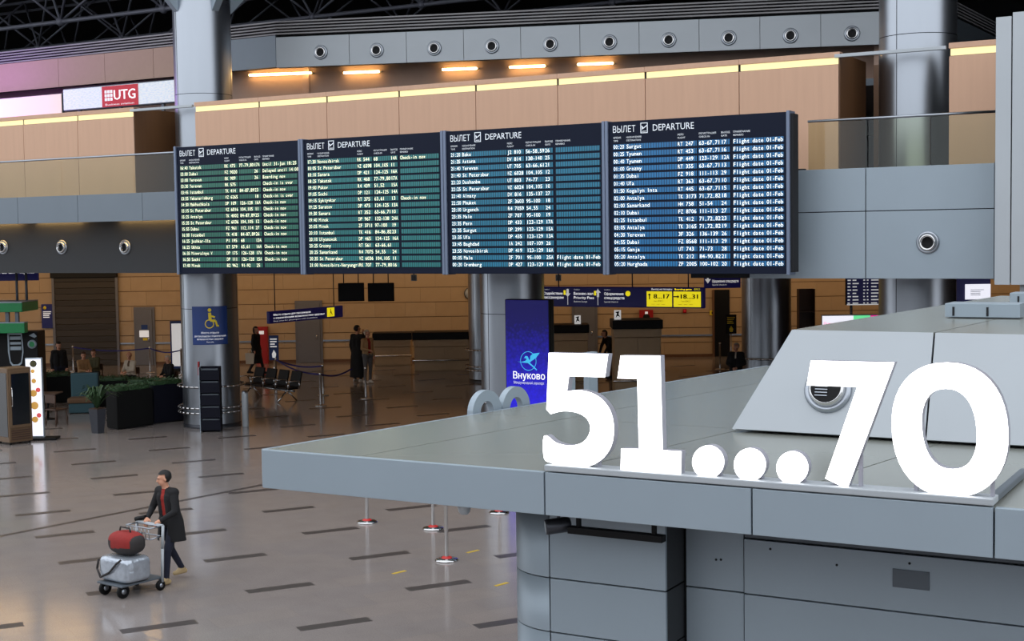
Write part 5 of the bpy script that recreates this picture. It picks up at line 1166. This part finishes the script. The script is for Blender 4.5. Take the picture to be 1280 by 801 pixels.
t = thing('duffel_bag', 'dark red duffel bag on top of the silver wrapped suitcase', 'bag', Pt+fw*.08+Vector((0, 0, .568)), face_rz(fw))
soft('bag_body', None, .60, .38, .33, 2.6, jit=.003, parent=t, mats=['bag_red', 'bag_dark'], mi_fn=lambda c: 1 if (c.x < -.12 and c.z < .2) or c.z < .1+.1*(c.x+.1) or c.x > .24 else 0)
MB().path([(-.12, -.02, .32), (-.1, -.02, .38), (.1, -.02, .38), (.12, -.02, .32)], .012, 6).build('handle', 'bag_dark', t)
# far figures
STEP = dict(knL=(.1,-.14,.52), anL=(.1,-.24,.10), knR=(-.1,.04,.5), anR=(-.1,.26,.13))
P = at(321, 468, z=0); person('person in a long black coat walking past the red fire cabinet with a white bag', P, Rt*.9-Fh*.3, 1.8, ('cloth_black', 'cloth_black', 'cloth_black'), STEP, coat=('cloth_black', .42, .06), hairlen=.08, bulk=1.1, voxel=.016)
rv = (Rt*.9-Fh*.3).normalized(); sdv = Vector((-rv.y, rv.x, 0)); t = thing('carrier_bag', 'white carrier bag held by the walking person in black', 'bag', P-sdv*.25-rv*.12+Vector((0, 0, .42)), face_rz(rv))
MB().add([(-.05, -.16, 0), (.05, -.16, 0), (.05, .16, 0), (-.05, .16, 0), (-.04, -.19, .4), (.04, -.19, .4), (.04, .19, .4), (-.04, .19, .4)], [(0, 3, 2, 1), (0, 1, 5, 4), (1, 2, 6, 5), (2, 3, 7, 6), (3, 0, 4, 7)]).build('bag_body', 'cloth_pale', t)
MB().path([(0, -.09, .38), (0, -.05, .52), (0, .05, .52), (0, .09, .38)], .01, 6).build('handle', 'cloth_pale', t)
P = at(447.5, 478, z=0); person('tall person in a long black coat beside the one in an orange patterned jacket', P+Fh*.1, Rt*.35+Fh*.6, 2.0, ('cloth_black', 'cloth_black', 'shoe_white'), dict(elR=(-.24,-.12,1.2), wrR=(-.12,-.16,1.5)), coat=('cloth_black', .16, .05), bulk=1.12, voxel=.016, yaw=-.5)
P = at(460, 479, z=0); person('person in an orange patterned jacket and pale cap beside the tall one in black', P, Rt*.7-Fh*.7, 1.86, ('cloth_tan', 'cloth_grey', 'shoe_white'), dict(elR=(-.24,-.02,1.15), wrR=(-.1,-.22,1.1)), cap='cloth_pale', bulk=1.08, voxel=.016, yaw=.4, front=('cloth_red', .06, 1.0))
P = at(766, 473, z=0); person('person in black top and brown trousers bending forward behind the number 5', P, -Rt*.85-Fh*.4, 1.82, ('cloth_black', 'cloth_brown', 'cloth_black'), dict(che=(0,-.16,1.3), nek=(0,-.25,1.42), hed=(0,-.32,1.53), shL=(.17,-.2,1.36), shR=(-.17,-.2,1.36), elL=(.22,-.3,1.1), elR=(-.22,-.3,1.1), wrL=(.16,-.4,.88), wrR=(-.16,-.4,.88), knL=(.1,-.12,.52), anL=(.1,-.16,.1)), coat=('cloth_black', .8, .04), bulk=1.1, voxel=.016, hairlen=.05)
P = L(*latd(at(920, 430, d=41.5))[:1], 41.5); person('grey-haired person in a dark jacket standing beyond the canopy edge, hands clasped', P, -Fh*.95-Rt*.3, 1.76, ('cloth_black', 'cloth_black', 'cloth_black'), dict(elL=(.25,-.02,1.15), wrL=(.06,-.2,1.04), elR=(-.25,-.02,1.15), wrR=(-.06,-.2,1.02)), hair='hair_grey', bulk=1.15, voxel=.014, yaw=-.5, front=('cloth_pale', .02, 1.3))
P = L(*latd(at(73, 430, d=45.9))[:1], 45.9); person('person in black standing at the cafe behind the hedge planter', P, Rt*.5-Fh*.8, 1.78, BLK, bulk=1.12, voxel=.016, tilt=.25)
for (px, d, col, cp_, lb, yw, f) in ((104, 47, 'cloth_tan', None, 'person in a tan top seated at the cafe beside the one in green', -.4, Rt*.7-Fh*.6), (118, 48, 'cloth_green', None, 'person in a green jacket seated at the cafe in front of the shutter', .3, -Rt*.3-Fh*.9), (163, 46.5, 'cloth_pale', 'skin', 'bald person in pale clothes seated in front of the grey notice door', .5, -Rt*.4-Fh*.8), (211, 45, 'cloth_black', 'hair_grey', 'person in black seated close to the plaque column', -.3, -Rt*.6-Fh*.7)):
    P = L(*latd(at(px, 460, d=d))[:1], d); person(lb, P, f, 1.74, (col, 'cloth_black', 'cloth_black'), base=SIT, yaw=yw, hair='hair_brown', cap=cp_, voxel=.018, tilt=.2, front=('cloth_brown', .04, .9) if col == 'cloth_pale' else None)
    fz = Vector(f).normalized(); chair(P-fz*.02, face_rz(fz), 'dark wooden cafe chair under a seated guest behind the hedges', 'chairs under the seated guests')
